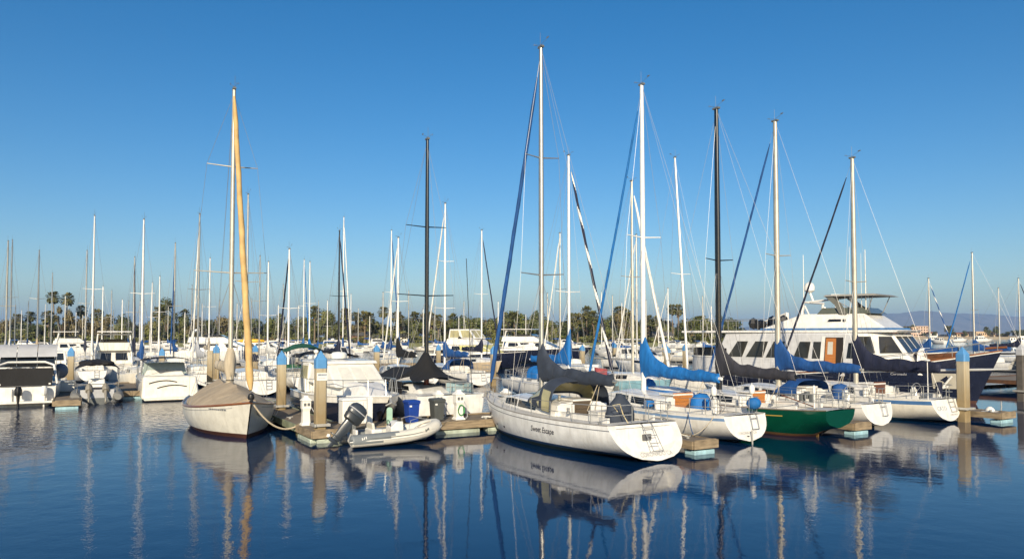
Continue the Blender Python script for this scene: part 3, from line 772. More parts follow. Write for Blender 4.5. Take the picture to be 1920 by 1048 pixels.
t = thing('rope_heap', 'dark heap of mooring rope on the outermost finger pier', 'rope', UV(36.4, -20.1, .47), DROT)
m = MB(); m.tube([((.26 - .003 * k) * cos(k * .7), (.2 - .002 * k) * sin(k * .7), .02 + .0045 * k) for k in range(50)], .028, 5); m.build('coil', M('dark_rope', (.05, .05, .055), .9), t)

def mooring(a, b, sag, label, mat=None, r=.022, cat='rope', name='mooring_line'):
    a, b = Vector(a), Vector(b); m = MB()
    m.tube([a.lerp(b, f) - Vector((0, 0, sag * 4 * f * (1 - f))) for f in [i / 16 for i in range(17)]], r, 6)
    return tag(m.build(name, mat or rope, None), label, cat, 'mooring lines')

# ------------------------------------------------------------------ the boats moored in front
HA, HT = rad(120), rad(-60)           # bow away from / towards the camera
def fwd(a): return Vector((cos(a), sin(a), 0))
def prt(a): return Vector((-sin(a), cos(a), 0))
def along(org, a, px, yoff=0.):
    """local x of the point at pixel column px on the line y = yoff of a boat"""
    o = Vector((org[0], org[1], 0)) + prt(a) * yoff; d = fwd(a); k = (px - CX) / FPX
    return (k * o.y - o.x) / (d.x - k * d.y)
def mastat(org, a, px, py):
    x = along(org, a, px); p = Vector((org[0], org[1], 0)) + fwd(a) * x
    return x, ZAT(py, p.y), p

def companion(h, parent, x, hc, mat, w=.62, hood=True, lift=.1):
    zd = h.deck(x); m = MB()
    for i in range(3):
        z0 = zd - .42 + i * (hc + lift + .42) / 3; z1 = z0 + (hc + lift + .42) / 3 - .012
        b = MB(); b.loft([[(x - .05, y * w * lerp(.40, .56, (z - zd + .42) / (hc + lift + .42)), z) for y in (-1, 1)] + [(x - .02, y * w * lerp(.40, .56, (z - zd + .42) / (hc + lift + .42)), z) for y in (1, -1)] for z in (z0, z1)])
        b.build('washboard', mat, parent, smooth=False)
    m = MB(); m.box((x + .38, 0, zd + hc + .09), (.9, w * 1.15, .07)); m.build('sliding_hatch', gel, parent, smooth=False, bevel=.02)
    for sg in (1, -1):
        m = MB(); m.loft([[(x - .10 + dx, sg * yy, z) for dx, yy in ((0, w * .50), (0, w * 1.55), (.12, w * 1.55), (.12, w * .50))] for z in (zd - .44, zd + hc * .9)])
        m.build('bulkhead_panel', gel, parent, smooth=False, bevel=.03)

def sterncleats(h, parent):
    for sg in (1, -1):
        m = MB(); x, y, z = .5, sg * (h.hb(.5) - .14), h.deck(.5) + .03
        m.box((x, y, z + .02), (.08, .04, .05)); m.tube([(x - .11, y, z + .06), (x + .11, y, z + .06)], .014, 5); m.build('cleat', steel, parent)
def winch(parent, x, y, z, mat=None):
    m = MB(); m.lathe([(.075, 0), (.075, .05), (.05, .08), (.055, .15), (.07, .17), (.03, .19)], (x, y, z), 10); return m.build('winch', mat or steel, parent)
def ladder(parent, h, yo=0., z1=None, z0=.25, w=.32, rungs=3, x0=None, out=.10):
    m = MB(); z1 = z1 or h.sheer(0) + .05
    for sg in (-1, 1): m.tube([(h.x(0, z1) + .2, yo + sg * w / 2, z1 + .03), (h.x(0, z1) - out, yo + sg * w / 2, z1), (h.x(0, z0) - out * .7, yo + sg * w / 2, z0), (h.x(0, z0) - .01, yo + sg * w / 2, z0 - .02)], .014, 6)
    for k in range(rungs):
        z = lerp(z0, z1 - .12, k / max(1, rungs - 1)); m.tube([(h.x(0, z) - out * .85, yo - w / 2, z), (h.x(0, z) - out * .85, yo + w / 2, z)], .014, 6)
    m.build('stern_ladder', steel, parent)
def transomtext(text, size, h, parent, zc, yc=0., mat=None, off=.014, name='transom_lettering'):
    return lettering(text, size, 0, lambda x, y: Vector((h.x(0, zc + y) - off, yc - x, zc + y)), name, mat or M('faded_lettering', (.36, .36, .35), .6), parent)

# --- Sweet Escape -------------------------------------------------------------
org = G(1233, 866) + fwd(HA) * .72
se = thing('sailboat', 'white sloop lettered Sweet Escape with slate sail cover and spray hood', 'sailboat', org, HA)
h = Hull(10.55, 3.55, 1.12, 1.10, 1.42, bt=.80, tm=.42, pb=2.3, ks=.06, km=-.5, rb=.95, rs=-.85, p0=3.0, p1=1.55)
hull_mesh(h, se, gel2, greystripe, M('boot_navy', (.015, .045, .12), .4), M('bottom_green_dark', (.008, .022, .022), .6), e1=.13, e2=.16, boot1=.23, boot0=.14, scoop=.42, trmat=gel)
deck_mesh(h, se, deckm, cock=(.55, 3.4, .95, .5), rail=M('grey_toe_rail', (.30, .28, .25), .6))
cb = cabin(h, se, 3.4, 8.3, .46, .66, gel, win=((4.7, 6.1), (6.2, 7.3)), nose=1.5)
companion(h, se, 3.4, .46, M('smoked_board', (.10, .075, .05), .3), w=.7)
xm, zt, _ = mastat(org, HA, 1015, 90)
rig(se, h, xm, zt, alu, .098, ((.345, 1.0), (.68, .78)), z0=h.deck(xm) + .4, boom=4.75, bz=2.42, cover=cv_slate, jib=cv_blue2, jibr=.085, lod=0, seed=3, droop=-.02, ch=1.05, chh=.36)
rails(h, se, n=5, pushlen=1.7)
# spray hood: canvas roof and side panels, vinyl windows
dz = h.deck(4.2) + .30
A0, A1, A2 = arch(3.45, 1.30, dz - .15, 1.08), arch(4.15, 1.28, dz - .1, 1.14), arch(5.15, 1.22, dz + .06, .30)
m = MB(); m.loft([A0, A1], closed=False); m.loft([[p - Vector((0, 0, .015)) for p in r] for r in (A1, A0)], closed=False)
hood = m.build('spray_hood', cv_slate, se, ang=60)
m = MB(); m.loft([A1, [a.lerp(b, .16) for a, b in zip(A1, A2)]], closed=False); m.loft([[a.lerp(b, .86) for a, b in zip(A1, A2)], A2], closed=False)
for k in (0, 3, 6, 9): m.loft([[A1[i].lerp(A2[i], f) + Vector((.0, 0, .012)) for i in (k + .0, k + 1) for i in (int(i),)] for f in (0, .5, 1)], closed=False) if k < 12 else None
for k in (0, 3, 6, 9, 12):
    a0 = max(0, k - 1); m.loft([[A1[a0].lerp(A1[k], .55).lerp(A2[a0].lerp(A2[k], .55), f) + Vector((.01, 0, .008)), A1[min(12, k + (k == 0))].lerp(A2[min(12, k + (k == 0))], f) + Vector((.01, 0, .008))] for f in (0, .5, 1)], closed=False)
m.build('hood_border', cv_slate, hood, ang=60)
for k0, k1 in ((0, 3), (3, 6), (6, 9), (9, 12)):
    m = MB(); m.loft([[A1[i].lerp(A2[i], f) for i in range(k0, k1 + 1)] for f in (.16, .5, .86)], closed=False); m.build('hood_window', vinyl, hood, ang=60)
for i0, i1 in ((0, 2), (10, 12)):
    m = MB(); sg = 1 if i0 == 0 else -1
    q = [A0[i].lerp(A1[i], .15) + Vector((0, sg * .014, 0)) for i in range(i0, i1 + 1)] ; w_ = [A0[i].lerp(A1[i], .9) + Vector((0, sg * .014, 0)) for i in range(i0, i1 + 1)]
    m.loft([q, w_], closed=False); m.build('side_window', vinyl, hood)
m = MB()
for ar in (A0, A1): m.tube(ar, .013, 5)
m.build('hood_bow', cv_slate, hood)
# covered wheel pedestal, seat, winches
m = MB(); m.loft([[(1.15 + a * kx, b * ky, zz) for a, b in [(cos(q), sin(q)) for q in [2 * pi * i / 12 for i in range(12)]]] for zz, kx, ky in ((.72, .36, .52), (1.3, .36, .54), (1.55, .33, .50), (1.98, .12, .10), (2.02, .03, .03))]); m.build('wheel_cover', cv_slate, se, ang=60)
m = MB(); m.loft([[(2.1 + x * a, y * b, zz) for x, y in ((-1, -1), (1, -1), (1, 1), (-1, 1))] for zz, a, b in ((.78, .3, .42), (1.32, .3, .42), (1.36, .34, .46))]); m.build('cockpit_table', gel, se, smooth=False, bevel=.03)
for x, y in ((2.6, 1.12), (2.6, -1.12), (4.0, .55)): winch(se, x, y, h.deck(x) + (.2 if x < 3.4 else .52))
ladder(se, h, -.10, 1.12, .34, .40, 4)
m = MB(); m.box((h.x(0, .70) + .20, -.08, .70), (.05, .34, .20)); m.build('transom_hatch', M('hatch_dark', (.12, .12, .12), .5), se, smooth=False)  # plain dark hatch cover
sterncleats(h, se)
m = MB(); m.box((h.L * .62, 0, h.deck(6.5) + .5), (.5, .5, .05)); m.build('deck_hatch', glassb, se, smooth=False, bevel=.02)
m = MB(); m.box((8.9, 0, h.deck(8.9) + .07), (.55, .55, .06)); m.build('deck_hatch', glassb, se, smooth=False, bevel=.02)
m = MB(); m.tube([(h.L - .35, 0, h.sheer(1) + .05), (h.L + .18, 0, h.sheer(1) + .02), (h.L + .22, 0, h.sheer(1) - .2)], .05, 8); m.tube([(h.L + .2, -.18, h.sheer(1) - .22), (h.L + .24, 0, h.sheer(1) - .10), (h.L + .2, .18, h.sheer(1) - .22)], .03, 6); m.build('anchor', steel, se)
for x, z, w_, hh in ((8.1, .78, .22, .16), (7.2, .46, .13, .05), (6.3, .46, .16, .06)):
    m = MB(); m.add([h.surf(x + sx_ * w_ / 2, z + sz_ * hh / 2, 1) for sx_, sz_ in ((1, -1), (-1, -1), (-1, 1), (1, 1))], [[0, 1, 2, 3]]); m.build('hull_port', glassd, se, smooth=False)
ink = M('lettering_ink', (.03, .035, .06), .5)
lettering('Sweet Escape', .28, .35, lambda x, y: h.surf(3.35 - x * .92, .58 + y, 1, .014), 'hull_lettering', ink, se, .004)
transomtext('CORONADO CA', .17, h, se, .20, 0, off=.02)
m = MB(); m.tube([(.5, .62, 1.5), (.45, .85, 1.72), (.4, .60, 1.75), (.42, .45, 1.4), (.1, .5, 1.15)], .016, 5); m.build('yellow_hose', M('hose_cream', (.65, .55, .32), .6), se)
SEH, SEO = h, org

# --- sloop with orange washboards and bright blue cover -------------------------
org = G(1408, 832) + fwd(HA) * .28
s2 = thing('sailboat', 'white sloop with bright blue sail cover and orange companionway boards', 'sailboat', org, HA)
h = Hull(10.1, 3.25, 1.02, .98, 1.32, bt=.66, tm=.45, ks=.10, rb=1.0, rs=-.32, p0=2.5, p1=1.5)
hull_mesh(h, s2, gel, palestripe, bottom_teal, bottom_teal, e1=.07, e2=.17, boot1=.10, boot0=.02)
deck_mesh(h, s2, deckm, cock=(.7, 3.3, .85, .5), rail=gel)
cabin(h, s2, 3.3, 8.0, .50, .64, gel, win=((4.0, 5.4), (5.6, 6.6)), nose=1.6)
companion(h, s2, 3.3, .50, teako, .95, lift=.18)
xm, zt, _ = mastat(org, HA, 1206, 160)
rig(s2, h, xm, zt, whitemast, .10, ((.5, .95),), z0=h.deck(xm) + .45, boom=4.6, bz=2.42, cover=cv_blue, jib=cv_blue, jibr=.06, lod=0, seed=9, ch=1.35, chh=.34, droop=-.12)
rails(h, s2, n=5)
ladder(s2, h, -.35, 1.02, .52, .34, 2)
wheel(s2, 1.35, 1.35)
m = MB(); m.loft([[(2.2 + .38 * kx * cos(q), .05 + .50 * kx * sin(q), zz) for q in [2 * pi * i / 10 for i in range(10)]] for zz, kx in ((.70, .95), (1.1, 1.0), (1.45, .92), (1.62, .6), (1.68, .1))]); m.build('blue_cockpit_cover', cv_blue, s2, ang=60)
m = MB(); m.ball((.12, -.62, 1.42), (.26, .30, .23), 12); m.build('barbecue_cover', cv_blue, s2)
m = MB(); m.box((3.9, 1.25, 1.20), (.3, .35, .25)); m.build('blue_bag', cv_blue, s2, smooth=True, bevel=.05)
for sg in (1, -1):
    m = MB(); m.tube([(.55, sg * 1.0, h.deck(.5)), (.55, sg * 1.0, h.deck(.5) + 1.15)], .016, 5); m.lathe([(.09, 0), (.11, .08), (.11, .24), (.06, .32)], (.55, sg * 1.0, h.deck(.5) + .75), 10); m.build('horseshoe_float', white, s2)
for x, y in ((2.9, 1.05), (2.9, -1.05)): winch(s2, x, y, h.deck(x) + .2)
sterncleats(h, s2)
transomtext('CORONADO CA', .13, h, s2, .36, .1)
m = MB(); m.lathe([(.05, 0), (.05, .02)], (0, 0, 0), 8); m.build('exhaust_port', black, s2).location = (h.x(0, .28) - .02, .1, .28)
m = MB(); m.tube([(h.x(0, .1) - .05, 0, .5), (h.x(0, .1) - .07, 0, -.3)], .03, 6); m.build('rudder_post', alug, s2)
# blue dinghy cover bundle hung on the side deck
t = thing('paddle_board', 'white and blue covered board lashed on deck under the bright blue sail cover', 'board', org + fwd(HA) * 5.2 + prt(HA) * -.9 + Vector((0, 0, h.deck(5.2) + .62)), HA)
m = MB(); m.ball((0, 0, 0), (1.5, .33, .13), 14); m.build('board', gel, t)
m = MB(); m.ball((-.1, 0, -.10), (1.6, .38, .12), 14); m.build('blue_cover', cv_blue, t)
m = MB(); m.ball((1.25, 0, .05), (.32, .38, .36), 10); m.build('ball_end', cv_blue, t)
m = MB(); [m.tube([(x, -.35, -.15), (x, -.35, -.6)], .014, 5) for x in (-1, 1)]; m.build('support', steel, t)

# --- green sloop ---------------------------------------------------------------
org = G(1541, 820) + fwd(HA) * -.85
s3 = thing('sailboat', 'dark green sloop with gold line, black mast and charcoal sail cover', 'sailboat', org, HA)
h = Hull(10.6, 3.05, 1.13, 1.0, 1.3, bt=.56, tm=.5, pb=2.0, ks=.45, km=-.5, kb=.1, rb=1.3, rs=.12, p0=2.6, p1=1.45, kt=.22)
hull_mesh(h, s3, greenhull, None, M('boot_copper', (.12, .06, .025), .5), M('bottom_maroon', (.055, .02, .014), .6), e1=.05, e2=.06, boot1=.13, boot0=.04)
m = MB()
for sd in (1, -1): m.loft([[h.surf(x, h.deck(x) - .24 + dz_, sd, .008) for dz_ in (0, .035)] for x in [1.7 + i * .4 for i in range(20)]], closed=False)
m.build('cove_line', goldline, s3)
deck_mesh(h, s3, deckm, cock=(1.4, 4.0, .75, .45), rail=M('teak_rail', (.16, .11, .07), .6))
cabin(h, s3, 4.0, 8.0, .45, .62, gel, win=((4.6, 5.9), (6.1, 6.8)), nose=1.4)
companion(h, s3, 4.0, .45, teako, .75, lift=.18)
xm, zt, _ = mastat(org, HA, 1347, 205)
rig(s3, h, xm, zt, blackmast, .115, ((.46, .85),), z0=h.deck(xm) + .4, boom=4.3, bz=2.42, cover=cv_char, jib=None, lod=0, seed=5, ch=1.15, chh=.32, droop=-.12)
rails(h, s3, n=4, pushlen=2.0)
for x, y in ((3.3, .95), (3.3, -.95), (2.4, .95), (2.4, -.95)): winch(s3, x, y, h.deck(x) + .2)
m = MB(); m.tube([(1.2, 0, h.deck(1.2) + .1), (2.7, .05, h.deck(1.2) + .45)], .022, 6); m.build('tiller', teak, s3)
m = MB(); m.box((1.05, 0, -.1), (.10, .05, 1.0)); m.build('rudder', M('bronze', (.30, .17, .05), .35, .6), s3, smooth=False)
sterncleats(h, s3)
m = MB(); [m.box((1.9 + .25 * i, -.8, h.deck(2) + .38 + .1 * (i % 2)), (.18, .2, .3)) for i in range(3)]; m.build('cockpit_gear', greym, s3, smooth=False, bevel=.03)
m = MB(); m.tube([(.9, .35, h.deck(1)), (.9, .35, h.deck(1) + .95)], .03, 6); m.ball((.9, .35, h.deck(1) + .75), (.06, .06, .22), 8); m.build('man_overboard_pole', white, s3)

# --- sloop with royal blue cover -------------------------------------------------
org = G(1655, 803) + fwd(HA) * .28
s4 = thing('sailboat', 'white sloop with royal blue sail cover moored beyond the green sloop', 'sailboat', org, HA)
h = Hull(10.2, 3.2, 1.02, .97, 1.3, bt=.64, tm=.45, ks=.12, rb=1.0, rs=-.30, p0=2.4, p1=1.5)
hull_mesh(h, s4, gel, greystripe, bottom_dark, bottom_dark, e1=.13, e2=.15, boot1=.08, boot0=.02)
deck_mesh(h, s4, deckm, cock=(.7, 3.3, .85, .5), rail=gel)
cabin(h, s4, 3.3, 8.0, .50, .64, gel, win=((4.0, 5.4), (5.6, 6.6)), nose=1.6)
companion(h, s4, 3.3, .5, M('pale_board', (.5, .48, .42), .5), .7)
xm, zt, _ = mastat(org, HA, 1458, 228)
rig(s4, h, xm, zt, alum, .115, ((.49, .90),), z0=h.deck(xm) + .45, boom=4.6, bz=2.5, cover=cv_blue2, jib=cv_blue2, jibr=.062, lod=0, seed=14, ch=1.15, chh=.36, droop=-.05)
rails(h, s4, n=5)
ladder(s4, h, -.35, 1.02, .52, .32, 2)
wheel(s4, 1.3, 1.3)
m = MB(); m.loft([[(1.75 + .32 * k * cos(q), .42 * k * sin(q), zz) for q in [2 * pi * i / 10 for i in range(10)]] for zz, k in ((.7, 1), (1.5, 1), (1.72, .8), (1.8, .2))]); m.build('binnacle_cover', cv_blue2, s4, ang=60)
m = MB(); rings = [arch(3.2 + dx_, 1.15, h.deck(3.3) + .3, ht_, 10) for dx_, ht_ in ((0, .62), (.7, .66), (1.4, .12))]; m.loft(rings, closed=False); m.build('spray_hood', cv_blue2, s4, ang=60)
for x, y in ((2.9, 1.05), (2.9, -1.05)): winch(s4, x, y, h.deck(x) + .2)
sterncleats(h, s4)
m = MB(); m.box((.5, .1, -.05), (.9, .06, .3)); m.build('rudder', bottom_dark, s4, smooth=False)

# --- sloop with navy cover at the outer end --------------------------------------
org = G(1783, 793) + fwd(HA) * .28
s5 = thing('sailboat', 'white sloop with broad blue sheer stripe and navy sail cover, outermost of the row', 'sailboat', org, HA)
h = Hull(9.7, 3.2, 1.05, 1.0, 1.3, bt=.66, tm=.45, ks=.10, rb=1.0, rs=-.35, p0=2.5, p1=1.5)
hull_mesh(h, s5, gelw, bluestripe, bottom_teal, bottom_dark, e1=.05, e2=.22, boot1=.12, boot0=.03, trmat=gel)
deck_mesh(h, s5, deckm, cock=(.7, 3.2, .85, .5), rail=gel)
cabin(h, s5, 3.2, 7.6, .50, .64, gel, win=((3.9, 5.2), (5.4, 6.3)), nose=1.6)
companion(h, s5, 3.2, .5, M('mahogany_board', (.13, .05, .025), .35), .8, lift=.2)
xm, zt, _ = mastat(org, HA, 1603, 297)
rig(s5, h, xm, zt, alum, .105, ((.45, .85),), z0=h.deck(xm) + .45, boom=0, jib=cv_navy, jibr=.055, lod=0, seed=4)
bz = 2.40
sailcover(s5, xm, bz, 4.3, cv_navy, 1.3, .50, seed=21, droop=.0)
m = MB(); m.tube([(xm - .05, 0, bz - .28), (xm - 5.2, -1.9, bz - .02)], .06, 8); m.tube([(xm - 5.2, -1.9, bz - .02), (xm - 6.1, -2.25, bz + .03)], [.055, .04], 8); m.build('long_boom', M('polished_aluminium', (.72, .71, .66), .25, .35, var=.05), s5)
rails(h, s5, n=5)
ladder(s5, h, -.42, 1.05, .50, .42, 3, out=.06)
wheel(s5, 1.3, 1.3)
for x, y in ((2.9, 1.05), (2.9, -1.05)): winch(s5, x, y, h.deck(x) + .2)
sterncleats(h, s5)
transomtext('CATO', .26, h, s5, .58, .42, M('grey_blue_lettering', (.33, .37, .42), .6))
transomtext('CORONADO', .10, h, s5, .34, -.35)
m = MB(); m.tube([(.3, .75, h.deck(.3)), (.3, .75, h.deck(.3) + 1.75)], .02, 5); m.ball((.3, .75, h.deck(.3) + 1.78), (.14, .14, .06), 8); m.build('antenna_pole', white, s5)
m = MB(); m.box((.35, -.2, h.deck(.3) + .5), (.2, .3, .55)); m.build('outboard_bracket', cv_navy, s5, smooth=True, bevel=.04)

# dock lines of the row
def dockline(boat, x, y, z, to, lab, mat=None):
    a = boat.matrix_basis @ Vector((x, y, z)); mooring(a, to, .12, lab, mat, .018)
dockline(s2, .5, 1.0, 1.05, UV(18.4, -19.3, .55), 'white stern line from the sloop with orange boards to its finger pier')
dockline(s2, 1.6, 1.3, 1.05, UV(18.45, -19.4, .55), 'blue spring line from the sloop with orange boards to its finger pier', ropeb)
dockline(s4, .5, 1.0, 1.05, UV(27.3, -19.8, .55), 'grey stern line from the royal blue covered sloop to its finger pier', M('grey_line', (.2, .2, .2), .9))
dockline(s5, .5, -1.0, 1.08, UV(36.3, -20.0, .55), 'white stern line from the outermost sloop to its finger pier', M('white_line', (.6, .58, .5), .9))
dockline(se, .6, -1.3, 1.15, UV(18.0, -19.2, .55), 'white stern line from the lettered sloop to the finger pier', MATS['white_line'])

# --- cream sloop under canvas ------------------------------------------------------
bow = G(463, 822) + V * .75
Lc = 9.6; org = bow - V * Lc
c1 = thing('sailboat', 'cream hulled sloop under tan deck canvas with gold furled sail', 'sailboat', org, HT)
h = Hull(Lc, 3.5, 1.05, .98, 1.42, bt=.6, tm=.48, pb=2.1, ks=.15, km=-.5, kb=-.3, rb=.80, rs=.3, p0=2.6, p1=1.7)
hull_mesh(h, c1, cream, None, bottom_red, bottom_red, e1=.05, e2=.06, boot1=.17, boot0=.06)
m = MB()
for sd in (1, -1): m.loft([[h.surf(x, h.deck(x) - .14 + dz_, sd, .006) for dz_ in (0, .018)] for x in [.4 + i * .44 for i in range(20)]], closed=False)
m.build('cove_line', greystripe, c1)
deck_mesh(h, c1, teak, rail=teak, railr=.045)
xm, zt, mp_ = mastat(org, HT, 433, 168)
rings = []
for i in range(15):
    x = lerp(.25, Lc - .75, i / 14); b = h.hb(x) * .90; f = x / Lc
    hg = .66 * sstep(0, .22, f) * (1 - .55 * sstep(.66, .74, f)) * (1 - .75 * sstep(.80, .93, f)) * (1 - .10 * sin(f * 22)) + .08
    zd = h.deck(x)
    rings.append([Vector((x, b * y, zd + .03 + hg * (max(0, 1 - abs(y) ** 2.0) * .45 + max(0, 1 - abs(y) * 1.02) * .75) + .02 * sin(i * 2 + y * 9))) for y in (-1, -.93, -.8, -.6, -.35, 0, .35, .6, .8, .93, 1)])
m = MB(); m.loft(rings, closed=False); m.add(rings[0], [list(range(11))]); m.add(rings[-1], [list(range(11))[::-1]])
m.build('deck_canvas', cv_tan, c1, ang=40)
rig(c1, h, xm, zt, alum, .10, ((.40, 1.5), (.745, 1.05)), z0=h.deck(xm) + .3, boom=4.0, bz=h.deck(xm) + 1.55, jib=cv_gold, jibr=.125, lod=0, seed=2, cover=cv_sand, ch=.25, chh=.30, bowx=Lc + .02, boommat=tanmast)
z1 = ZAT(652, mp_.y); z0 = h.deck(xm) + .55
m = MB(); rr = random.Random(4); rings = []
for i in range(13):
    f = i / 12; z = lerp(z0, z1, f); k = (.17, .17, .16, .15, .17, .20, .22, .23, .23, .21, .19, .16, .12)[i]
    rings.append([(xm - .05 * sin(pi * f) + k * cos(a) * (1 + .12 * sin(a * 3 + i)), k * sin(a) * (1 + .10 * cos(a * 4 + i * .8)), z + rr.uniform(-.02, .02)) for a in [2 * pi * j / 14 for j in range(14)]])
m.loft(rings); mw = m.build('mast_canvas', cv_sand, c1, ang=70)
m = MB(); m.tube([(xm + .165 * cos(a), .165 * sin(a), lerp(z0, z1, .26)) for a in [2 * pi * j / 12 for j in range(13)]], .016, 5); m.build('lashing', black, mw)
m = MB(); m.tube([(Lc - .1, -.02, h.sheer(1) + .02), (Lc + .12, 0, h.sheer(1) + .10)], .06, 8); m.lathe([(.10, 0), (.13, .08), (.10, .2), (.03, .25)], (Lc - .05, 0, h.sheer(1) + .12), 10); m.build('furling_drum', black, c1)
m = MB(); m.tube([(Lc - .5, .25, h.deck(Lc - .5) + .05), (Lc - .5, -.25, h.deck(Lc - .5) + .05)], .04, 6); m.build('bow_chock', steel, c1)
m = MB(); xx = 7.5
for k in range(9):
    w_ = .05 + .03 * (k % 3); m.add([h.surf(xx + a, h.deck(8) - .17 + b, -1, .012) for a, b in ((0, 0), (w_, 0), (w_, .06), (0, .06))], [[0, 1, 2, 3]]); xx += w_ + .03
m.build('registration_marks', greystripe, c1, smooth=False)
b0 = bow + Vector((0, 0, 1.35)); mooring(b0 + Vector((.1, 0, 0)), UV(7.7, -29.9, .55), .55, 'thick tan mooring rope from the cream bow to the finger pier', r=.035)
mooring(b0 + Vector((.1, .1, -.1)), UV(7.75, -34.5, .55), .5, 'second tan mooring rope sagging from the cream bow', r=.022)

# --- inflatable dinghy --------------------------------------------------------------
org = UV(8.55, -26.15, 0)
d1 = thing('inflatable_dinghy', 'cream and grey inflatable dinghy tied along the pier', 'dinghy', org, DROT)
path = [(-.35, -.66, .27), (0, -.66, .27), (1.0, -.67, .29), (1.9, -.64, .33), (2.6, -.52, .43), (3.05, -.30, .55), (3.2, 0, .60)]
full = path + [(x, -y, z) for x, y, z in path[::-1][1:]]
m = MB(); pp = []
for i in range(len(full) - 1):
    for k in range(10): pp.append(Vector(full[i]).lerp(Vector(full[i + 1]), k / 10))
pp.append(Vector(full[-1])); rr = [.225] * len(pp); rr[0] = rr[-1] = .10; rr[1] = rr[-2] = .19
for k in range(10):
    q = [pp[0]] + [(pp[i - 1] + pp[i] * 2 + pp[i + 1]) / 4 for i in range(1, len(pp) - 1)] + [pp[-1]]; pp = q
m.tube(pp, rr, 14)
for q, f in enumerate(m.f):
    c = sum((Vector(m.v[i]) for i in f), Vector()) / len(f)
    m.m[q] = 1 if c.x - (c.z - .3) * 2.2 < .95 and c.z > .16 else 0
m.build('tube', [hypalon, hypalong], d1, ang=60)
m = MB(); m.tube([p + Vector((0, 0, 0)) + (Vector((p.x - 1.2, p.y * 3, 0)).normalized()) * .225 for p in pp[2:-2]], .022, 6); m.build('rubbing_strake', M('strake', (.75, .74, .68), .5), d1)
m = MB(); m.tube([p + (Vector((p.x - 1.2, p.y * 3, 0)).normalized()) * .215 + Vector((0, 0, .07)) for p in pp[2:-2]], .016, 5); m.build('strake_line', greym, d1)
m = MB(); m.loft([[Vector((x, y * w_, z)) for y, z in ((-1, .22), (0, kz), (1, .22), (0, .20))] for x, w_, kz in ((-.1, .55, -.02), (1.2, .55, -.02), (2.2, .48, .05), (2.9, .2, .32))]); m.build('floor', gel, d1)
m = MB(); m.box((-.05, 0, .38), (.08, 1.0, .5)); m.build('transom_board', gel, d1, smooth=False, bevel=.02)
m = MB(); m.loft([[Vector((x0_ + x * a, y * .28, z)) for x, y in ((-1, -1), (1, -1), (1, 1), (-1, 1))] for x0_, a, z in ((1.55, .26, .24), (1.55, .24, .62), (1.65, .12, .82))]); co = m.build('console', gel, d1, smooth=False, bevel=.03)
m = MB(); m.tube([(1.32 - .03 * sin(a), .16 * cos(a), .70 + .16 * sin(a)) for a in [2 * pi * k / 14 for k in range(15)]], .014, 5); m.tube([(1.32, -.15, .7), (1.32, .15, .7)], .01, 4); m.tube([(1.32, 0, .70), (1.45, 0, .62)], .02, 5); m.build('steering_wheel', black, co)
m = MB(); m.box((1.68, -.1, .87), (.04, .3, .16)); m.build('instrument_panel', black, co, smooth=False)
m = MB(); m.box((.75, 0, .42), (.42, .8, .36)); m.build('seat', gel, d1, smooth=False, bevel=.05)
m = MB(); m.box((.62, 0, .70), (.10, .7, .26), ry=-.2); m.build('seat_back', hypalon, d1, smooth=False, bevel=.04)
m = MB(); m.tube([(1.9, -.5, .5), (2.0, -.45, .85), (2.3, -.4, .92), (2.75, -.3, .84)], .014, 5); m.tube([(1.9, .5, .5), (2.0, .45, .85), (2.3, .4, .92), (2.75, .3, .84)], .014, 5); m.build('grab_rail', steel, d1)
m = MB(); m.tube([(2.2, -.62, .62), (2.5, -.52, .74), (2.8, -.38, .78)], .016, 5); m.build('lifeline', rope, d1)
for k, (x, z) in enumerate(((.02, .36), (2.45, .50))):
    m = MB(); yy = -.895 if k == 0 else -.80
    for j in range(3): m.box((x + j * .07, yy + j * (.0 if k == 0 else .035), z + .02 * j), (.035, .012, .09), ry=.4 if j % 2 else -.2)
    m.build('tube_marking', white if k == 0 else greym, d1, smooth=False)
# its outboard, tilted up
t = thing('outboard_motor', 'dark grey outboard motor tilted up on the dinghy', 'outboard motor', org, DROT)
mt = Matrix.Translation((-.22, 0, .78)) @ Matrix.Rotation(rad(40), 4, 'Y') @ Matrix.Scale(1.10, 4)
def sec(m, lst, n=12):
    rings = []
    for z, cx_, ax, ay, e in lst:
        ring = []
        for k in range(n):
            a = 2 * pi * k / n; c_, s_ = cos(a), sin(a)
            ring.append(mt @ Vector((cx_ + ax * abs(c_) ** e * (1 if c_ > 0 else -1), ay * abs(s_) ** e * (1 if s_ > 0 else -1), z)))
        rings.append(ring)
    m.loft(rings)
m = MB(); sec(m, [(.10, .02, .20, .15, .6), (.16, .0, .29, .21, .55), (.34, -.01, .31, .22, .55), (.37, -.01, .295, .21, .55)]); m.build('engine_tray', M('outboard_dark', (.03, .035, .04), .35), t)
m = MB(); sec(m, [(.375, -.01, .31, .225, .6), (.46, -.02, .32, .23, .55), (.66, -.03, .28, .20, .6), (.74, -.03, .2, .15, .8), (.77, -.03, .08, .06, 1)]); m.build('cowling', outb, t)
m = MB(); sec(m, [(.12, .0, .19, .14, .7), (-.12, -.01, .18, .12, .75), (-.36, -.02, .145, .085, .8), (-.48, -.03, .13, .065, .8), (-.62, -.03, .14, .05, .8)]); m.build('leg', outb, t)
m = MB(); sec(m, [(-.50, -.07, .24, .13, .8), (-.53, -.07, .24, .13, .8)]); m.build('cavitation_plate', outb, t)
m = MB(); m.tube([mt @ Vector((x, 0, -.68)) for x in (.16, .08, -.05, -.2, -.25)], [.015, .06, .075, .07, .04], 8); sec(m, [(-.70, -.02, .09, .02, 1), (-.92, -.07, .05, .012, 1)]); m.build('gearcase', outb, t)
m = MB()
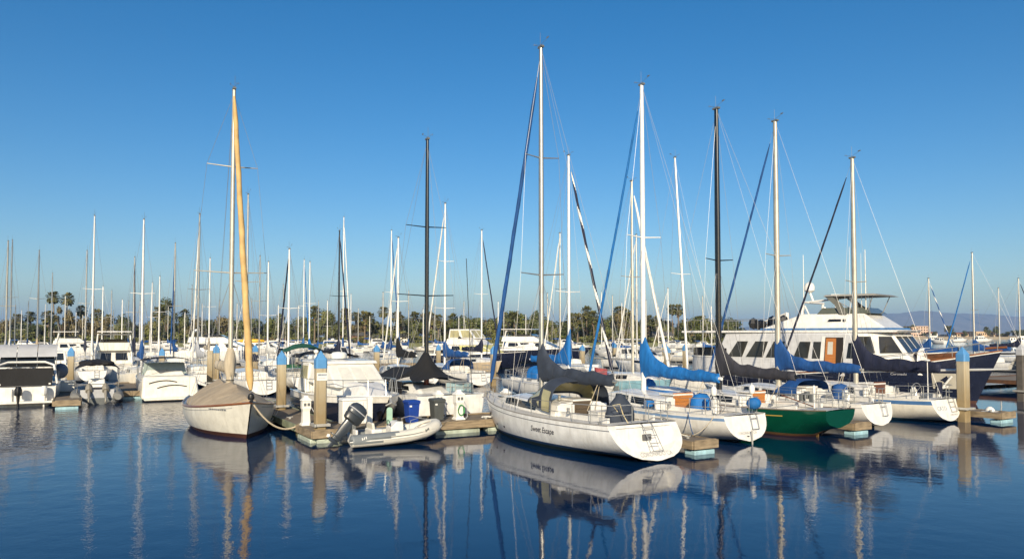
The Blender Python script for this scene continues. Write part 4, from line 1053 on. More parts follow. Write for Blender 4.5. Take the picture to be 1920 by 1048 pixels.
for k in range(3):
    a = 2.1 * k + .4
    m.add([mt @ Vector((-.27 + dx_, r_ * cos(a + da), -.68 + r_ * sin(a + da))) for dx_, r_, da in ((.02, .04, -.3), (-.02, .15, -.45), (-.04, .17, .1), (.02, .15, .45), (.05, .04, .3))], [[0, 1, 2, 3, 4]])
m.build('propeller', M('white_blade', (.7, .69, .65), .4), t)
m = MB(); m.box(mt @ Vector((.22, 0, .0)), (.14, .3, .34)); m.build('mounting_bracket', greym, t, smooth=False, bevel=.02)
m = MB(); sec(m, [(.50, -.02, .325, .232, .55), (.53, -.02, .322, .232, .55)]); m.build('cowling_stripe', cv_grey, t)
mooring(UV(11.7, -26.3, .75), UV(13.0, -27.6, .52), .08, 'thin painter from the dinghy bow to the pier', r=.012)

# --- white cruiser with canvas windscreen -------------------------------------------------
Lp = 9.8; org = UV(10.75, -28.35, 0) - V * Lp
p1 = thing('motor_cruiser', 'white motor cruiser with navy hull and white canvas windscreen cover', 'motor cruiser', org, HT)
h = Hull(Lp, 3.5, 1.25, 1.30, 1.52, bt=.9, tm=.38, pb=2.6, ks=-.3, km=-.5, kb=.1, rb=1.4, rs=0, p0=4.0, p1=1.6)
hull_mesh(h, p1, navy, gel, navy, bottom_dark, e1=.0, e2=.26, boot1=.1, boot0=.03)
deck_mesh(h, p1, gel, cock=(.5, 2.8, 1.2, .7), rail=gel, railr=.05)
house(p1, 'foredeck_cabin', gel, 3.0, 8.9, 3.2, 7.6, 1.42, 1.25, 1.25, 1.88, wf0=.55, wf1=.5, bevel=.12, slope=.05)
ws = house(p1, 'windscreen_canvas', cv_white, 2.6, 6.4, 2.6, 4.75, 1.42, 1.22, 1.70, 2.66, wf0=1.18, wf1=1.10, bevel=.06)
for k in (.28, .55, .78):
    patch(ws, 'canvas_panel', M('canvas_panel_%d' % int(k * 100), (.68, .67, .60), .7, var=.1), (6.4, -1.18, 1.70), (6.4, 1.18, 1.70), (4.75, 1.10, 2.66), (4.75, -1.10, 2.66), k - .10, k + .11, .12, .82, off=.03)
house(p1, 'hardtop', gel, 1.2, 4.9, 1.25, 4.8, 1.42, 1.38, 2.66, 2.80, wf0=1.25, wf1=1.2, bevel=.04)
house(p1, 'helm_side', cv_white, .9, 2.7, 1.3, 2.7, 1.46, 1.36, 1.3, 2.66, win=(('S', .1, .9, .45, .9), ('P', .1, .9, .45, .9)), winmat=vinyl, bevel=.03)
m = MB(); m.lathe([(.34, 0), (.38, .06), (.38, .22), (.30, .30), (.08, .33)], (2.6, .1, 2.84), 16); m.build('radar_dome', white, p1)
m = MB(); m.tube([(2.2, -.9, 2.8), (2.2, -.9, 3.15)], .03, 6); m.lathe([(.10, 0), (.12, .1), (.05, .16)], (2.2, -.9, 3.12), 8); m.build('searchlight', white, p1)
for sg in (1, -1):
    m = MB(); xs = [3.2, 4.6, 6.0, 7.4, 8.8, 9.55]
    m.tube([(x, sg * max(.05, h.hb(x) - .1), h.deck(x) + .68) for x in xs], .017, 6)
    for x in xs: m.tube([(x + .12, sg * max(.05, h.hb(x) - .08), h.deck(x)), (x, sg * max(.05, h.hb(x) - .1), h.deck(x) + .68)], .015, 5)
    m.build('bow_rail', steel, p1)
m = MB(); m.box((6.9, 0, 1.93), (.55, .55, .05)); m.build('deck_hatch', glassb, p1, smooth=False, bevel=.02)
m = MB(); m.tube([(9.2, 0, 1.55), (9.75, 0, 1.5), (9.95, 0, 1.30)], .05, 6); m.tube([(9.9, -.22, 1.18), (9.97, 0, 1.3), (9.9, .22, 1.18)], .035, 6); m.build('anchor', steel, p1)
m = MB(); m.tube([(h.surf(8.6, 1.18, -1, .03)), h.surf(8.3, 1.10, -1, .05), h.surf(8.25, 1.14, -1, .03)], .03, 6); m.build('hull_fitting', steel, p1)
bimini(p1, -.6, 1.2, 1.45, 3.05, cv_black, 1.3, 'bimini')

# --- flat fronted white sailboat with black mast ---------------------------------------------
Lb = 9.0; org = UV(14.35, -30.3, 0) - V * Lb
b1 = thing('sailboat', 'flat fronted pale grey sailboat with black mast and black tarpaulin', 'sailboat', org, HT)
h = Hull(Lb, 3.5, 1.15, 1.18, 1.30, bt=.85, tm=.5, pb=3.0, ks=-.2, km=-.4, kb=-.2, rb=.12, rs=0, p0=5, p1=5, bow=.94)
hull_mesh(h, b1, gel2, None, gel2, bottom_dark, boot1=.10, boot0=.03)
fr = [h.pt(1, z, s_) for s_, z in ((1, 1.30), (1, .9), (1, .4), (1, -.15), (-1, -.15), (-1, .4), (-1, .9), (-1, 1.30))]
m = MB(); m.add(fr, [list(range(8))]); m.build('bow_panel', gel2, b1, smooth=False)
deck_mesh(h, b1, gel2, cock=(.6, 2.6, 1.0, .4), rail=gel2)
house(b1, 'cabin', gel2, 2.6, 7.6, 2.8, 6.6, 1.15, .95, 1.2, 1.62, wf0=.8, wf1=.6, bevel=.1, win=(('S', .15, .75, .35, .8), ('P', .15, .75, .35, .8)))
xm, zt, _ = mastat(org, HT, 800, 262)
rig(b1, h, xm, zt, blackmast, .10, ((.36, 1.45), (.64, 1.05)), z0=1.6, boom=0, lod=0, jib=None)
ridge_ = [(xm - 4.2, 2.45), (xm - 2.0, 2.55), (xm - .7, 2.85), (xm - .12, 3.55), (xm + .12, 3.5), (xm + .7, 2.5), (xm + 1.5, 2.1)]
wid = [.9, 1.5, 1.6, 1.1, .9, 1.15, 1.35]; low = [1.95, 1.75, 1.75, 1.95, 2.0, 1.95, 1.85]
m = MB(); rings = []
for (x, z), w_, lo in zip(ridge_, wid, low):
    rings.append([Vector((x, w_ * y, lerp(z, lo, abs(y) ** .55) - .03 * sin(y * 9 + x))) for y in (-1, -.75, -.5, -.25, -.08, .08, .25, .5, .75, 1)])
m.loft(rings, closed=False); m.build('tarpaulin', cv_black, b1, ang=50)
m = MB(); m.loft([[Vector((xm + a, -1.6 + b, z)) for a, b in ((-.8, 0), (.8, 0), (.8, .04), (-.8, .04))] for z in (1.25, 1.85)]); m.build('tarpaulin_side', cv_black, b1, smooth=False)
m = MB(); m.tube([(xm, .0, 1.6), (xm, 0, 2.3)], .13, 8); m.build('mast_step', M('red_brown_paint', (.22, .05, .03), .5), b1)
rails(h, b1, n=3, push=False, pul=False)
m = MB()
for x in (7.2, 7.7, 8.2): m.tube([(x, 1.5, 1.28), (x, 1.5, 1.75)], .02, 5); m.tube([(x, .6, 1.28), (x, .6, 1.75)], .02, 5)
for z in (1.52, 1.75): m.tube([(7.2, .6, z), (7.2, 1.5, z), (8.2, 1.5, z), (8.2, .6, z)], .02, 5)
nf = m.build('safety_frame', steel, b1)
m = MB(); m.quad((7.2, 1.52, 1.32), (8.2, 1.52, 1.32), (8.2, 1.52, 1.72), (7.2, 1.52, 1.72)); m.quad((7.2, .6, 1.32), (7.2, 1.5, 1.32), (7.2, 1.5, 1.72), (7.2, .6, 1.72)); m.build('blue_netting', M('net_blue', (.26, .38, .42), .7, var=.25), nf, smooth=False)
m = MB(); m.tube([(8.7, 1.2, 1.3), (8.5, 1.0, 7.5)], .018, 5); m.build('furled_stay', blackmast, b1)

# ------------------------------------------------------------------ trawler yacht
TH = rad(-46); Lt = 19.2
tb = G(1830, 757) + fwd(TH) * 1.35
org = tb - fwd(TH) * Lt
tw = thing('trawler_yacht', 'big white trawler yacht with navy hull and varnished side door', 'trawler yacht', org, TH)
h = Hull(Lt, 5.4, 1.35, 1.55, 3.08, bt=.86, tm=.45, pb=2.6, ks=-.3, km=-.6, kb=-.5, rb=1.35, rs=.1, p0=3.6, p1=1.35)
hull_mesh(h, tw, navy, gel, bottom_red, bottom_red, e1=.0, e2=.09, boot1=.18, boot0=.06, n=26)
deck_mesh(h, tw, deckm, rail=teak, railr=.045)
W_ = 2.55
sx_ = lambda px: along(org, TH, px, -W_)
x0, x1 = 2.0, sx_(1602)
z0, z1 = 1.30, 4.10
tgrey = M('trawler_side_shaded', (.56, .565, .575), .35, var=.12, streak=.3, coat=.2)  # white sides greyed in the colour to imitate grazing sun
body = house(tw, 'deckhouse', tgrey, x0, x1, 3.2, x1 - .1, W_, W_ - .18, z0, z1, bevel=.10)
qS = (Vector((x0, -W_, z0)), Vector((x1, -W_, z0)), Vector((x1 - .1, -W_ + .18, z1)), Vector((3.2, -W_ + .18, z1)))
qP = (Vector((x1, W_, z0)), Vector((x0, W_, z0)), Vector((3.2, W_ - .18, z1)), Vector((x1 - .1, W_ - .18, z1)))
ff = lambda px: (sx_(px) - x0) / (x1 - x0)
frame = M('window_frame', (.55, .55, .54), .4)
for a, b in ((1352, 1382), (1387, 1423), (1426, 1458), (1480, 1511)):
    fa_, fb_ = ff(a), ff(b); m = MB(); A, B, Cc, D = qS
    P = lambda f, g: A.lerp(B, f).lerp(D.lerp(Cc, f), g)
    sl = .35 * (fb_ - fa_)
    for nm, mt_, gr, off in (('window_frame', frame, .018, .010), ('window', glassb, 0, .022)):
        q = [P(fa_ - gr * .35, .42 - gr), P(fb_ - sl * .2 + gr * .35, .42 - gr), P(fb_ + gr * .35, .80 + gr), P(fa_ + sl * .8 - gr * .35, .80 + gr)]
        mm = MB(); mm.loft([[p + Vector((0, .03, 0)) for p in q], [p - Vector((0, off, 0)) for p in q]]); mm.build(nm, mt_, body, smooth=False)
patch(body, 'window', glassb, *qS, ff(1517), ff(1533), .42, .80, off=.02)
m = MB(); st_ = [Vector((3.4, 2.5)), Vector((2.2, 2.5)), Vector((1.1, 2.4)), Vector((.35, 2.1)), Vector((.0, 1.4)), Vector((-.1, 0)), Vector((.0, -1.4)), Vector((.35, -2.1)), Vector((1.1, -2.4)), Vector((2.2, -2.5)), Vector((3.4, -2.5))]
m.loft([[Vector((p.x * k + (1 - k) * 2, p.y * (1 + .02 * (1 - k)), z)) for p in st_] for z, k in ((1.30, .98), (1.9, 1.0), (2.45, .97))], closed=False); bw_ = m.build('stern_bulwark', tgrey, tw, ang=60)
m = MB(); m.loft([[Vector((p.x * .95 + .1, p.y * .99, z)) for p in st_] for z in (2.44, 3.05)], closed=False); m.build('stern_screen', glassd, bw_, ang=60)
m = MB(); m.tube([Vector((p.x, p.y, 2.46)) for p in st_], .05, 6); m.build('cap_rail', gel, bw_)
patch(body, 'doorway', M('dark_cabin', (.02, .014, .01), .6), *qS, ff(1541), ff(1579), .10, .90, off=.012)
d_ = patch(body, 'door', teako, *qS, ff(1543), ff(1564), .12, .88, off=.05)
patch(d_, 'door_pane', M('pale_glass', (.55, .53, .46), .2), *qS, ff(1547.5), ff(1558), .52, .80, off=.058)
patch(body, 'side_panel', gel, *qS, ff(1533.5), ff(1540.5), .10, .92, off=.05)
patch(body, 'window', glassd, *qS, ff(1585), ff(1598), .44, .78, off=.02, cut=.4)
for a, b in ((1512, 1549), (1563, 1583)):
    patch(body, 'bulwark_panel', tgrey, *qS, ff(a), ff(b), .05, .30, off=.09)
for k in range(4): patch(body, 'seam', M('seam_grey', (.45, .45, .45), .5), *qS, .02, .98, .30 + .001 * k + (.06 if k > 1 else 0), .306 + .001 * k + (.06 if k > 1 else 0), off=.006) if k in (0, 2) else None  # thin grey strips along the deckhouse seams
for q in range(4): patch(body, 'window', glassd, *qP, .1 + .2 * q, .25 + .2 * q, .42, .8, off=.02)
house(tw, 'boat_deck', gel, -.2, x1 + 2.2, -.2, x1 + 2.35, W_ + .12, W_ + .10, z1 + .01, z1 + .17, bevel=.05, wf0=2.1, wf1=2.1)
# wheelhouse with raked front windows
px0 = x1 - .05; px1 = sx_(1705)
wh = house(tw, 'wheelhouse', gel, px0, px0 + 3.6, px0, px0 + 1.9, W_ - .02, W_ - .2, 1.6, 4.08, wf0=1.75, wf1=1.65, bevel=.08,
           win=(('S', .06, .40, .52, .92, .0), ('S', .50, .92, .52, .92, .25), ('F', .06, .32, .50, .92), ('F', .37, .63, .50, .92), ('F', .68, .94, .50, .92)), winmat=glassb)
house(tw, 'forward_trunk', gel, px0 + 3.2, Lt - 3.6, px0 + 3.2, Lt - 4.0, 1.75, 1.5, 1.9, 2.95, wf0=1.0, wf1=.8, bevel=.12, slope=.32)
# flybridge
fz = z1 + .17; f0 = sx_(1415); f1 = sx_(1655)
house(tw, 'flybridge', gel, f0, f1, f0 + 3.0, f1 - 1.5, 2.25, 1.95, fz + .005, fz + 1.05, wf0=1.75, wf1=1.5, bevel=.10, win=(('S', .52, .66, .52, .66), ('S', .68, .71, .5, .66)))
house(tw, 'blue_band', bluestripe, f0 + .2, f1 + .15, f0 + .25, f1 + .10, 2.27, 2.27, fz + .01, fz + .14, wf0=1.78, wf1=1.78, bevel=.0)
a_, b_ = sx_(1523), sx_(1628)
house(tw, 'flybridge_windscreen', M('smoked_acrylic', (.10, .11, .085), .12, coat=.3), a_, b_ - .3, a_ + .3, b_ - .8, 1.85, 1.75, fz + 1.04, fz + 1.42, wf0=1.45, wf1=1.3, bevel=.02)
hz = ZAT(557, 48)
a_, b_ = sx_(1535), sx_(1640)
ht = house(tw, 'hardtop', M('hardtop_grey', (.30, .29, .26), .6), a_, b_, a_ + .1, b_ - .4, 1.9, 1.8, hz, hz + .12, wf0=1.7, wf1=1.6, bevel=.03)
m = MB()
for sg in (1, -1): m.loft([[Vector((x, sg * 1.7 + y, z)) for x, y in ((x_ - .22, -.05), (x_ + .22, -.05), (x_ + .22, .05), (x_ - .22, .05))] for x_, z in ((a_ + 1.2, fz + 1.0), (a_ + .9, fz + 1.6), (a_ + .3, hz))]); 
m.build('arch_leg', M('arch_grey', (.15, .15, .13), .5), ht, smooth=False)
m = MB()
for sg in (1, -1):
    m.tube([(a_ + .3, sg * 1.6, hz), (b_ - 1.4, sg * 1.4, fz + 1.1)], .03, 6); m.tube([(b_ - .5, sg * 1.4, hz), (b_ - .9, sg * 1.3, fz + 1.1)], .03, 6); m.tube([(a_ + 1.6, sg * 1.6, hz), (a_ + 1.6, sg * 1.7, fz + 1.0)], .02, 5)
m.build('hardtop_strut', steel, ht)
am = sx_(1493)
m = MB()
for sg in (1, -1): m.tube([(am - .2, sg * 1.6, fz), (am, sg * 1.5, fz + 1.9)], .09, 8); m.tube([(am + .9, sg * 1.6, fz), (am + .1, sg * 1.5, fz + 1.6)], .05, 6)
m.tube([(am, -1.55, fz + 1.85), (am, 1.55, fz + 1.85)], .08, 8); m.tube([(am, -.9, fz + 1.85), (am + 3.6, -.9, hz + .04)], .07, 6); m.build('radar_arch', gel, tw)
m = MB(); m.tube([(am + .4, -.9, fz + 1.9), (am + .15, -.9, fz + 2.6)], .07, 8); m.lathe([(.18, 0), (.32, .12), (.34, .36), (.26, .58), (.06, .70)], (am + .15, -.9, fz + 2.5), 16); m.build('satellite_dome', white, tw)
m = MB(); m.tube([(am + 2.0, -.9, fz + 1.9), (am + 2.0, -.9, fz + 2.2)], .08, 8); m.box((am + 2.0, -.9, fz + 2.26), (.9, .14, .10), rz=.8); m.box((am + 2.0, -.9, fz + 2.12), (.35, .3, .2)); m.build('radar_scanner', white, tw)
for x_, zt_, r_ in ((am - .1, ZAT(480, 50), .035), (am + 2.9, ZAT(472, 50), .022), (am + 3.6, ZAT(485, 50), .018), (b_ - 1.0, ZAT(470, 47), .04)):
    m = MB(); m.tube([(x_, -1.2, fz + .5), (x_, -1.2, zt_)], [r_, r_ * .5], 6); m.build('antenna', white if r_ < .04 else alug, tw)
# crane and gear on the boat deck
m = MB(); c0 = sx_(1450); m.tube([(c0, -.6, fz), (c0, -.6, fz + 1.2)], .13, 8); m.tube([(c0, -.6, fz + 1.15), (c0 - 2.0, -.3, fz + .55)], [.10, .07], 8); m.build('crane', gel, tw)
m = MB(); rr = random.Random(3)
for i in range(9):
    x_ = lerp(sx_(1392), sx_(1445), i / 8); m.ball((x_, rr.uniform(-1.5, .5), fz + .3 + rr.uniform(0, .35)), (rr.uniform(.25, .5), .4, rr.uniform(.25, .5)), 8, mi=i % 2)
m.build('boat_deck_gear', [black, greym], tw, smooth=True)
m = MB(); xs = [.2 + i * 1.1 for i in range(7)]
for sg in (1, -1):
    m.tube([(x, sg * 2.5, fz + .75) for x in xs], .02, 5)
    for x in xs: m.tube([(x, sg * 2.5, fz), (x, sg * 2.5, fz + .75)], .018, 5)
m.build('boat_deck_rail', steel, tw)
for sg in (1, -1):
    m = MB(); xs = [12.2, 13.4, 14.6, 15.8, 17.0, 18.2, Lt - .2]
    m.tube([(x, sg * max(.05, h.hb(x) - .1), h.deck(x) + .62) for x in xs], .022, 5)
    for x in xs: m.tube([(x, sg * max(.05, h.hb(x) - .1), h.deck(x)), (x, sg * max(.05, h.hb(x) - .1), h.deck(x) + .62)], .018, 5)
    m.build('bow_rail', steel, tw)
m = MB(); m.tube([(Lt - .8, 0, 3.2), (Lt + .25, 0, 3.28)], .07, 8); m.build('bow_platform', teak, tw)
for sg in (-1,):
    m = MB(); q = [h.surf(x_, z_, sg, .03) for x_, z_ in ((16.0, .85), (17.1, .85), (17.4, 1.75), (16.0, 1.75))]; m.add(q, [[0, 1, 2, 3]]); m.build('anchor_pocket', alum, tw, smooth=False)
    m = MB(); c_ = sum(q, Vector()) / 4; m.tube([c_ + Vector((-.1, -.1, -.3)), c_ + Vector((.35, -.12, .3))], .06, 6); m.tube([c_ + Vector((-.35, -.12, -.2)), c_ + Vector((-.1, -.14, -.4)), c_ + Vector((.2, -.12, -.3))], .07, 6); m.build('anchor', white, tw)
lettering('A  Dream  A', .34, .15, lambda x, y: h.surf(14.4 + x, 1.95 + y, -1, .03), 'hull_lettering', M('pale_lettering', (.40, .40, .42), .5), tw)
lettering('Coronado', .2, .1, lambda x, y: h.surf(14.4 + x, 1.6 + y, -1, .03), 'hull_lettering', MATS['pale_lettering'], tw)
# the varnished tender on the foredeck
t = thing('tender', 'varnished wooden tender with blue cover on the trawler foredeck', 'tender', org + fwd(TH) * (Lt - 5.2) + Vector((0, 0, 2.42)), TH)
hh_ = Hull(3.2, 1.5, .50, .48, .62, bt=.7, ks=.05, km=-.02, kb=.1, rb=.4)
hull_mesh(hh_, t, M('dark_varnish', (.11, .042, .016), .25, var=.3, coat=.5), gel, teak, teak, e1=0, e2=.05, boot1=.2, boot0=.1)
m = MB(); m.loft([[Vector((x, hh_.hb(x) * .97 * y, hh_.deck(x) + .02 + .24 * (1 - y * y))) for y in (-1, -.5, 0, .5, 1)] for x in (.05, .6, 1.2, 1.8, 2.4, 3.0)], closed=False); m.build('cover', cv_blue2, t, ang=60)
m = MB(); [m.box((x, 0, -.02), (.12, 1.1, .16)) for x in (.9, 2.7)]; m.build('chock', gel, t, smooth=False)

OCC = []
def berth(pos, a, L, B):
    OCC.append([(Vector((pos[0], pos[1], 0)) + fwd(a) * L * k / 8, B / 2 * (1 if k < 5 else .6)) for k in range(9)])
def clear(pos, a, L, B, gap=.5):
    p = [(Vector((pos[0], pos[1], 0)) + fwd(a) * L * k / 8, B / 2 * (1 if k < 5 else .6)) for k in range(9)]
    return all((x - y).length > r1 + r2 + gap for x, r1 in p for o in OCC for y, r2 in o)
berth(org, TH, Lt, 5.4)
# ------------------------------------------------------------------ generic motor boats behind
def yacht(label, px, py, a, L, B, fb=1.6, levels=1, hullm=None, hm=None, canvas=None, yb=None, name='motor_cruiser', arch_=True, dome=True, hardtop=False, stern=False, flyb=False, seed=0, cat='motor cruiser', boot=None, encl=None, low=False):
    """px, py: where the near end of the waterline sits in the photo"""
    pos = G(px, py) if yb is None else Vector((XAT(px, yb), yb, 0))
    if not stern: pos = pos - fwd(a) * L
    berth(pos, a, L, B)
    t = thing(name, label, cat, pos, a)
    hm = hm or gel
    h = Hull(L, B, fb * .72, fb * .78, fb, bt=.9, tm=.4, pb=2.5, ks=-.25, km=-.4, kb=.1, rb=L * .12, p0=4, p1=1.6)
    hull_mesh(h, t, hullm or gel, None, boot or bottom_dark, bottom_dark, boot1=.14, boot0=.05, n=14)
    deck_mesh(h, t, deckm, cock=(.3, L * .24, B * .36, .5), rail=gel, railr=.03, n=12)
    zd = fb * .80; w = B * .40
    if low: house(t, 'cabin', hm, L * .36, L * .90, L * .40, L * .74, w, w * .8, zd - .1, zd + .45, wf0=w * .45, wf1=w * .4, bevel=.08, win=(('S', .2, .5, .4, .8), ('P', .5, .8, .4, .8)))
    ho = None if low else house(t, 'cabin', hm, L * .26, L * .78, L * .28, L * .60, w, w * .86, zd - .1, zd + 1.15, wf0=w * .55, wf1=w * .62, bevel=.06,
               win=(('S', .08, .30, .45, .88), ('S', .36, .58, .45, .88), ('S', .64, .86, .45, .88, .3), ('P', .14, .36, .45, .88), ('P', .42, .64, .45, .88), ('P', .70, .92, .45, .88), ('F', .06, .46, .35, .9), ('F', .54, .94, .35, .9), ('A', .12, .42, .1, .85), ('A', .55, .9, .3, .85)))
    z = zd + 1.15
    if flyb:
        house(t, 'flybridge', hm, L * .24, L * .60, L * .25, L * .52, w * .95, w * .85, z, z + .75, wf0=w * .7, wf1=w * .6, bevel=.05)
        house(t, 'flybridge_screen', glassb, L * .36, L * .53, L * .37, L * .49, w * .78, w * .74, z + .74, z + 1.05, wf0=w * .6, wf1=w * .55, bevel=.02)
        z += .75
    if encl:
        e = house(t, 'canvas_enclosure', encl, L * .26, L * .54, L * .27, L * .47, w * .84, w * .78, z, z + 1.15, wf0=w * .6, wf1=w * .6, bevel=.05, win=(('S', .06, .44, .12, .85), ('S', .54, .94, .12, .85), ('P', .06, .44, .12, .85), ('P', .54, .94, .12, .85), ('F', .08, .46, .12, .85), ('F', .54, .92, .12, .85), ('A', .08, .46, .12, .85), ('A', .54, .92, .12, .85)), winmat=vinyl)
        z += 1.15
    if arch_:
        m = MB(); xa = L * .27
        m.tube([(xa - .3, w, zd), (xa + .2, w * .86, z + .75), (xa + .2, -w * .86, z + .75), (xa - .3, -w, zd)], .10, 6); m.build('radar_arch', gel, t)
        if dome:
            m = MB(); m.lathe([(.14, 0), (.24, .06), (.24, .18), (.08, .28)], (xa + .2, 0, z + .8), 12); m.build('radar_dome', white, t)
    if hardtop: house(t, 'hardtop', gel, L * .22, L * .52, L * .23, L * .50, w * .95, w * .9, z + .95, z + 1.05, wf0=w * .8, wf1=w * .8, bevel=.03)
    if canvas: bimini(t, -.1, L * .30, w * 1.02, zd + 1.65, canvas, zd)
    for sg in (1, -1):
        m = MB(); xs = [L * f for f in (.4, .52, .64, .76, .88, .98)]
        m.tube([(x, sg * max(.05, h.hb(x) - .1), h.deck(x) + .6) for x in xs], .018, 5)
        for x in xs: m.tube([(x, sg * max(.05, h.hb(x) - .1), h.deck(x)), (x, sg * max(.05, h.hb(x) - .1), h.deck(x) + .6)], .015, 4)
        m.build('bow_rail', steel, t)
    m = MB(); m.tube([(L * .3, w * .7, z), (L * .3 - .4, w * .7, z + 2.6)], [.02, .008], 5); m.build('antenna', white, t)
    return t, h

# the boat at the photo's edge: stern, arch, canvas and outboards
t, h = yacht('white sports cruiser with arch, pale canvas top and dark open stern', 45, 762, HA, 9.0, 3.3, 1.5, stern=True, canvas=None, arch_=False, low=True)
zd = 1.2; w = 1.35
m = MB()
for dx_ in (0, .35): m.tube([(.4 + dx_ * .4, 1.55, zd), (1.0 + dx_, 1.35, zd + 1.05), (1.2 + dx_, .9, zd + 1.22), (1.2 + dx_, -.9, zd + 1.22), (1.0 + dx_, -1.35, zd + 1.05), (.4 + dx_ * .4, -1.55, zd)], .06, 6)
m.build('radar_arch', gel, t)
for k in range(3):
    m = MB(); ya, yb2 = lerp(1.5, -1.5, k / 3) - .02, lerp(1.5, -1.5, (k + 1) / 3) + .02
    m.loft([[Vector((x, y, z)) for x, z in ((1.75, zd + 1.50), (2.1, zd + 1.95), (2.7, zd + 2.2), (4.2, zd + 2.2), (4.2, zd + 2.17), (2.7, zd + 2.16), (2.1, zd + 1.91))] for y in (ya, (ya + yb2) / 2, yb2)]); m.build('canvas_panel', cv_grey, t, ang=60)
m = MB()
for y in (-1.45, -.5, .5, 1.45): m.tube([(1.78, y, zd + .3), (1.78, y, zd + 1.5)], .02, 5)
m.build('canopy_frame', steel, t)
house(t, 'windscreen', glassd, 2.4, 4.6, 2.5, 3.6, 1.4, 1.3, zd + .9, zd + 1.75, wf0=1.0, wf1=1.1, bevel=.02)
m = MB(); m.quad((.12, 1.25, .35), (.12, -1.25, .35), (.5, -1.35, zd + .9), (.5, 1.35, zd + .9)); m.build('stern_shade', cv_black, t, smooth=False)  # black sheet painted in for the unlit interior behind the open stern
m = MB(); m.box((-.3, 0, .26), (.75, 2.9, .12)); m.build('swim_platform', gel, t, smooth=False, bevel=.03)
m = MB(); m.box((.15, .95, .62), (.6, .8, .75)); m.build('stern_seat', gel, t, smooth=False, bevel=.05)
def kicker(parent, x, y, z, mat, s=1., tilt=0.):
    mt = Matrix.Translation((x, y, z)) @ Matrix.Rotation(tilt, 4, 'Y') @ Matrix.Scale(s, 4)
    def sec2(lst, nm, mm):
        m = MB(); rings = [[mt @ Vector((c + ax * cos(q), ay * sin(q), zz)) for q in [2 * pi * k / 10 for k in range(10)]] for zz, c, ax, ay in lst]; m.loft(rings); m.build(nm, mm, o)
    o = parent
    sec2([(.30, 0, .22, .17), (.36, 0, .26, .20), (.62, -.02, .25, .19), (.78, -.03, .16, .12), (.80, -.03, .05, .04)], 'cowling', mat)
    sec2([(.32, 0, .14, .10), (-.1, -.02, .10, .07), (-.45, -.02, .09, .05)], 'leg', mat)
    sec2([(-.44, -.03, .18, .06), (-.50, -.05, .22, .07), (-.62, -.02, .10, .04)], 'gearcase', alum)
for nm, lab, x, y, mt_ in (('outboard_motor', 'black outboard motor on the sports cruiser stern', -.6, .25, black), ('outboard_motor', 'white outboard motor on the sports cruiser stern', -.35, -.95, white)):
    k = thing(nm, lab, 'outboard motor', t.location, HA); kicker(k, x, y, .35, mt_)
k = thing('round_fender', 'round grey fender ball hanging beside the sports cruiser canopy', 'fender', t.location + fwd(HA) * 4.4 + prt(HA) * -1.62 + Vector((0, 0, 1.75)), 0)
m = MB(); m.ball((0, 0, 0), (.42, .42, .48), 14); m.build('ball', M('fender_grey', (.16, .18, .22), .5), k); m = MB(); m.tube([(0, 0, .45), (0, 0, 1.0)], .015, 5); m.build('rope', rope, k)
t2 = thing('dock_box', 'white dock box on the finger pier beside the sports cruiser', 'locker', UV(-.75, -54.5, .45), DROT)
m = MB(); m.box((0, 0, .3), (1.0, .55, .6)); m.build('body', white, t2, smooth=False, bevel=.04); m = MB(); m.box((0, 0, .64), (1.06, .6, .07)); m.build('lid', white, t2, smooth=False, bevel=.03)

# grey inflatable with twin outboards and black bimini
org = G(182, 758); rb_ = thing('inflatable_boat', 'grey rigid inflatable with black canopy', 'inflatable boat', org, HA)
m = MB(); path = [(-.3, -1.05, .42), (.5, -1.08, .42), (3.2, -1.05, .48), (4.8, -.75, .65), (5.6, -.3, .82), (5.8, 0, .86)]
full = [Vector(p) for p in path + [(x, -y, z) for x, y, z in path[::-1][1:]]]
pp = [full[i].lerp(full[i + 1], k / 3) for i in range(len(full) - 1) for k in range(3)] + [full[-1]]
rr = [.30] * len(pp); rr[0] = rr[-1] = .18; m.tube(pp, rr, 12); m.build('tube', M('rib_grey', (.20, .20, .19), .5), rb_, ang=60)
m = MB(); m.loft([[Vector((x, y * w_, z)) for y, z in ((-1, .35), (0, kz), (1, .35), (0, .38))] for x, w_, kz in ((-.1, .95, -.2), (3, .95, -.2), (4.8, .6, .1), (5.6, .1, .6))]); m.build('floor', greym, rb_)
m = MB(); m.box((0, 0, .55), (.1, 1.7, .6)); m.build('transom_board', cv_grey, rb_, smooth=False)
house(rb_, 'console', gel2, 1.8, 2.9, 2.0, 2.7, .5, .42, .45, 1.35, bevel=.05, win=(('F', .1, .9, .6, .95),))
bimini(rb_, .3, 3.0, 1.15, 2.15, cv_black, .7, crown=.42)
m = MB(); [m.ball((x_, y_, 2.32), (.45, .4, .16), 10) for x_, y_ in ((.6, -.5), (.9, .3), (1.5, -.1), (1.9, .6))]; m.build('folded_canvas', cv_black, rb_)
m = MB(); m.tube([(.1, -1.0, .7), (.1, -1.0, 1.15), (.1, 1.0, 1.15), (.1, 1.0, .7)], .03, 6); m.tube([(.1, -.4, .7), (.1, -.4, 1.15)], .025, 5); m.build('stern_frame', steel, rb_)
m = MB(); m.box((1.2, 0, .65), (.6, 1.2, .5)); m.build('seat', cv_char, rb_, smooth=False, bevel=.05)
for y, lab in ((.42, 'tilted grey outboard nearer the finger pier on the black canopied inflatable'), (-.42, 'tilted grey outboard farther from the finger pier on the black canopied inflatable')):
    k = thing('outboard_motor', lab, 'outboard motor', org, HA); kicker(k, -.35, y, .55, M('motor_taupe', (.25, .23, .19), .4), 1.0, rad(48))

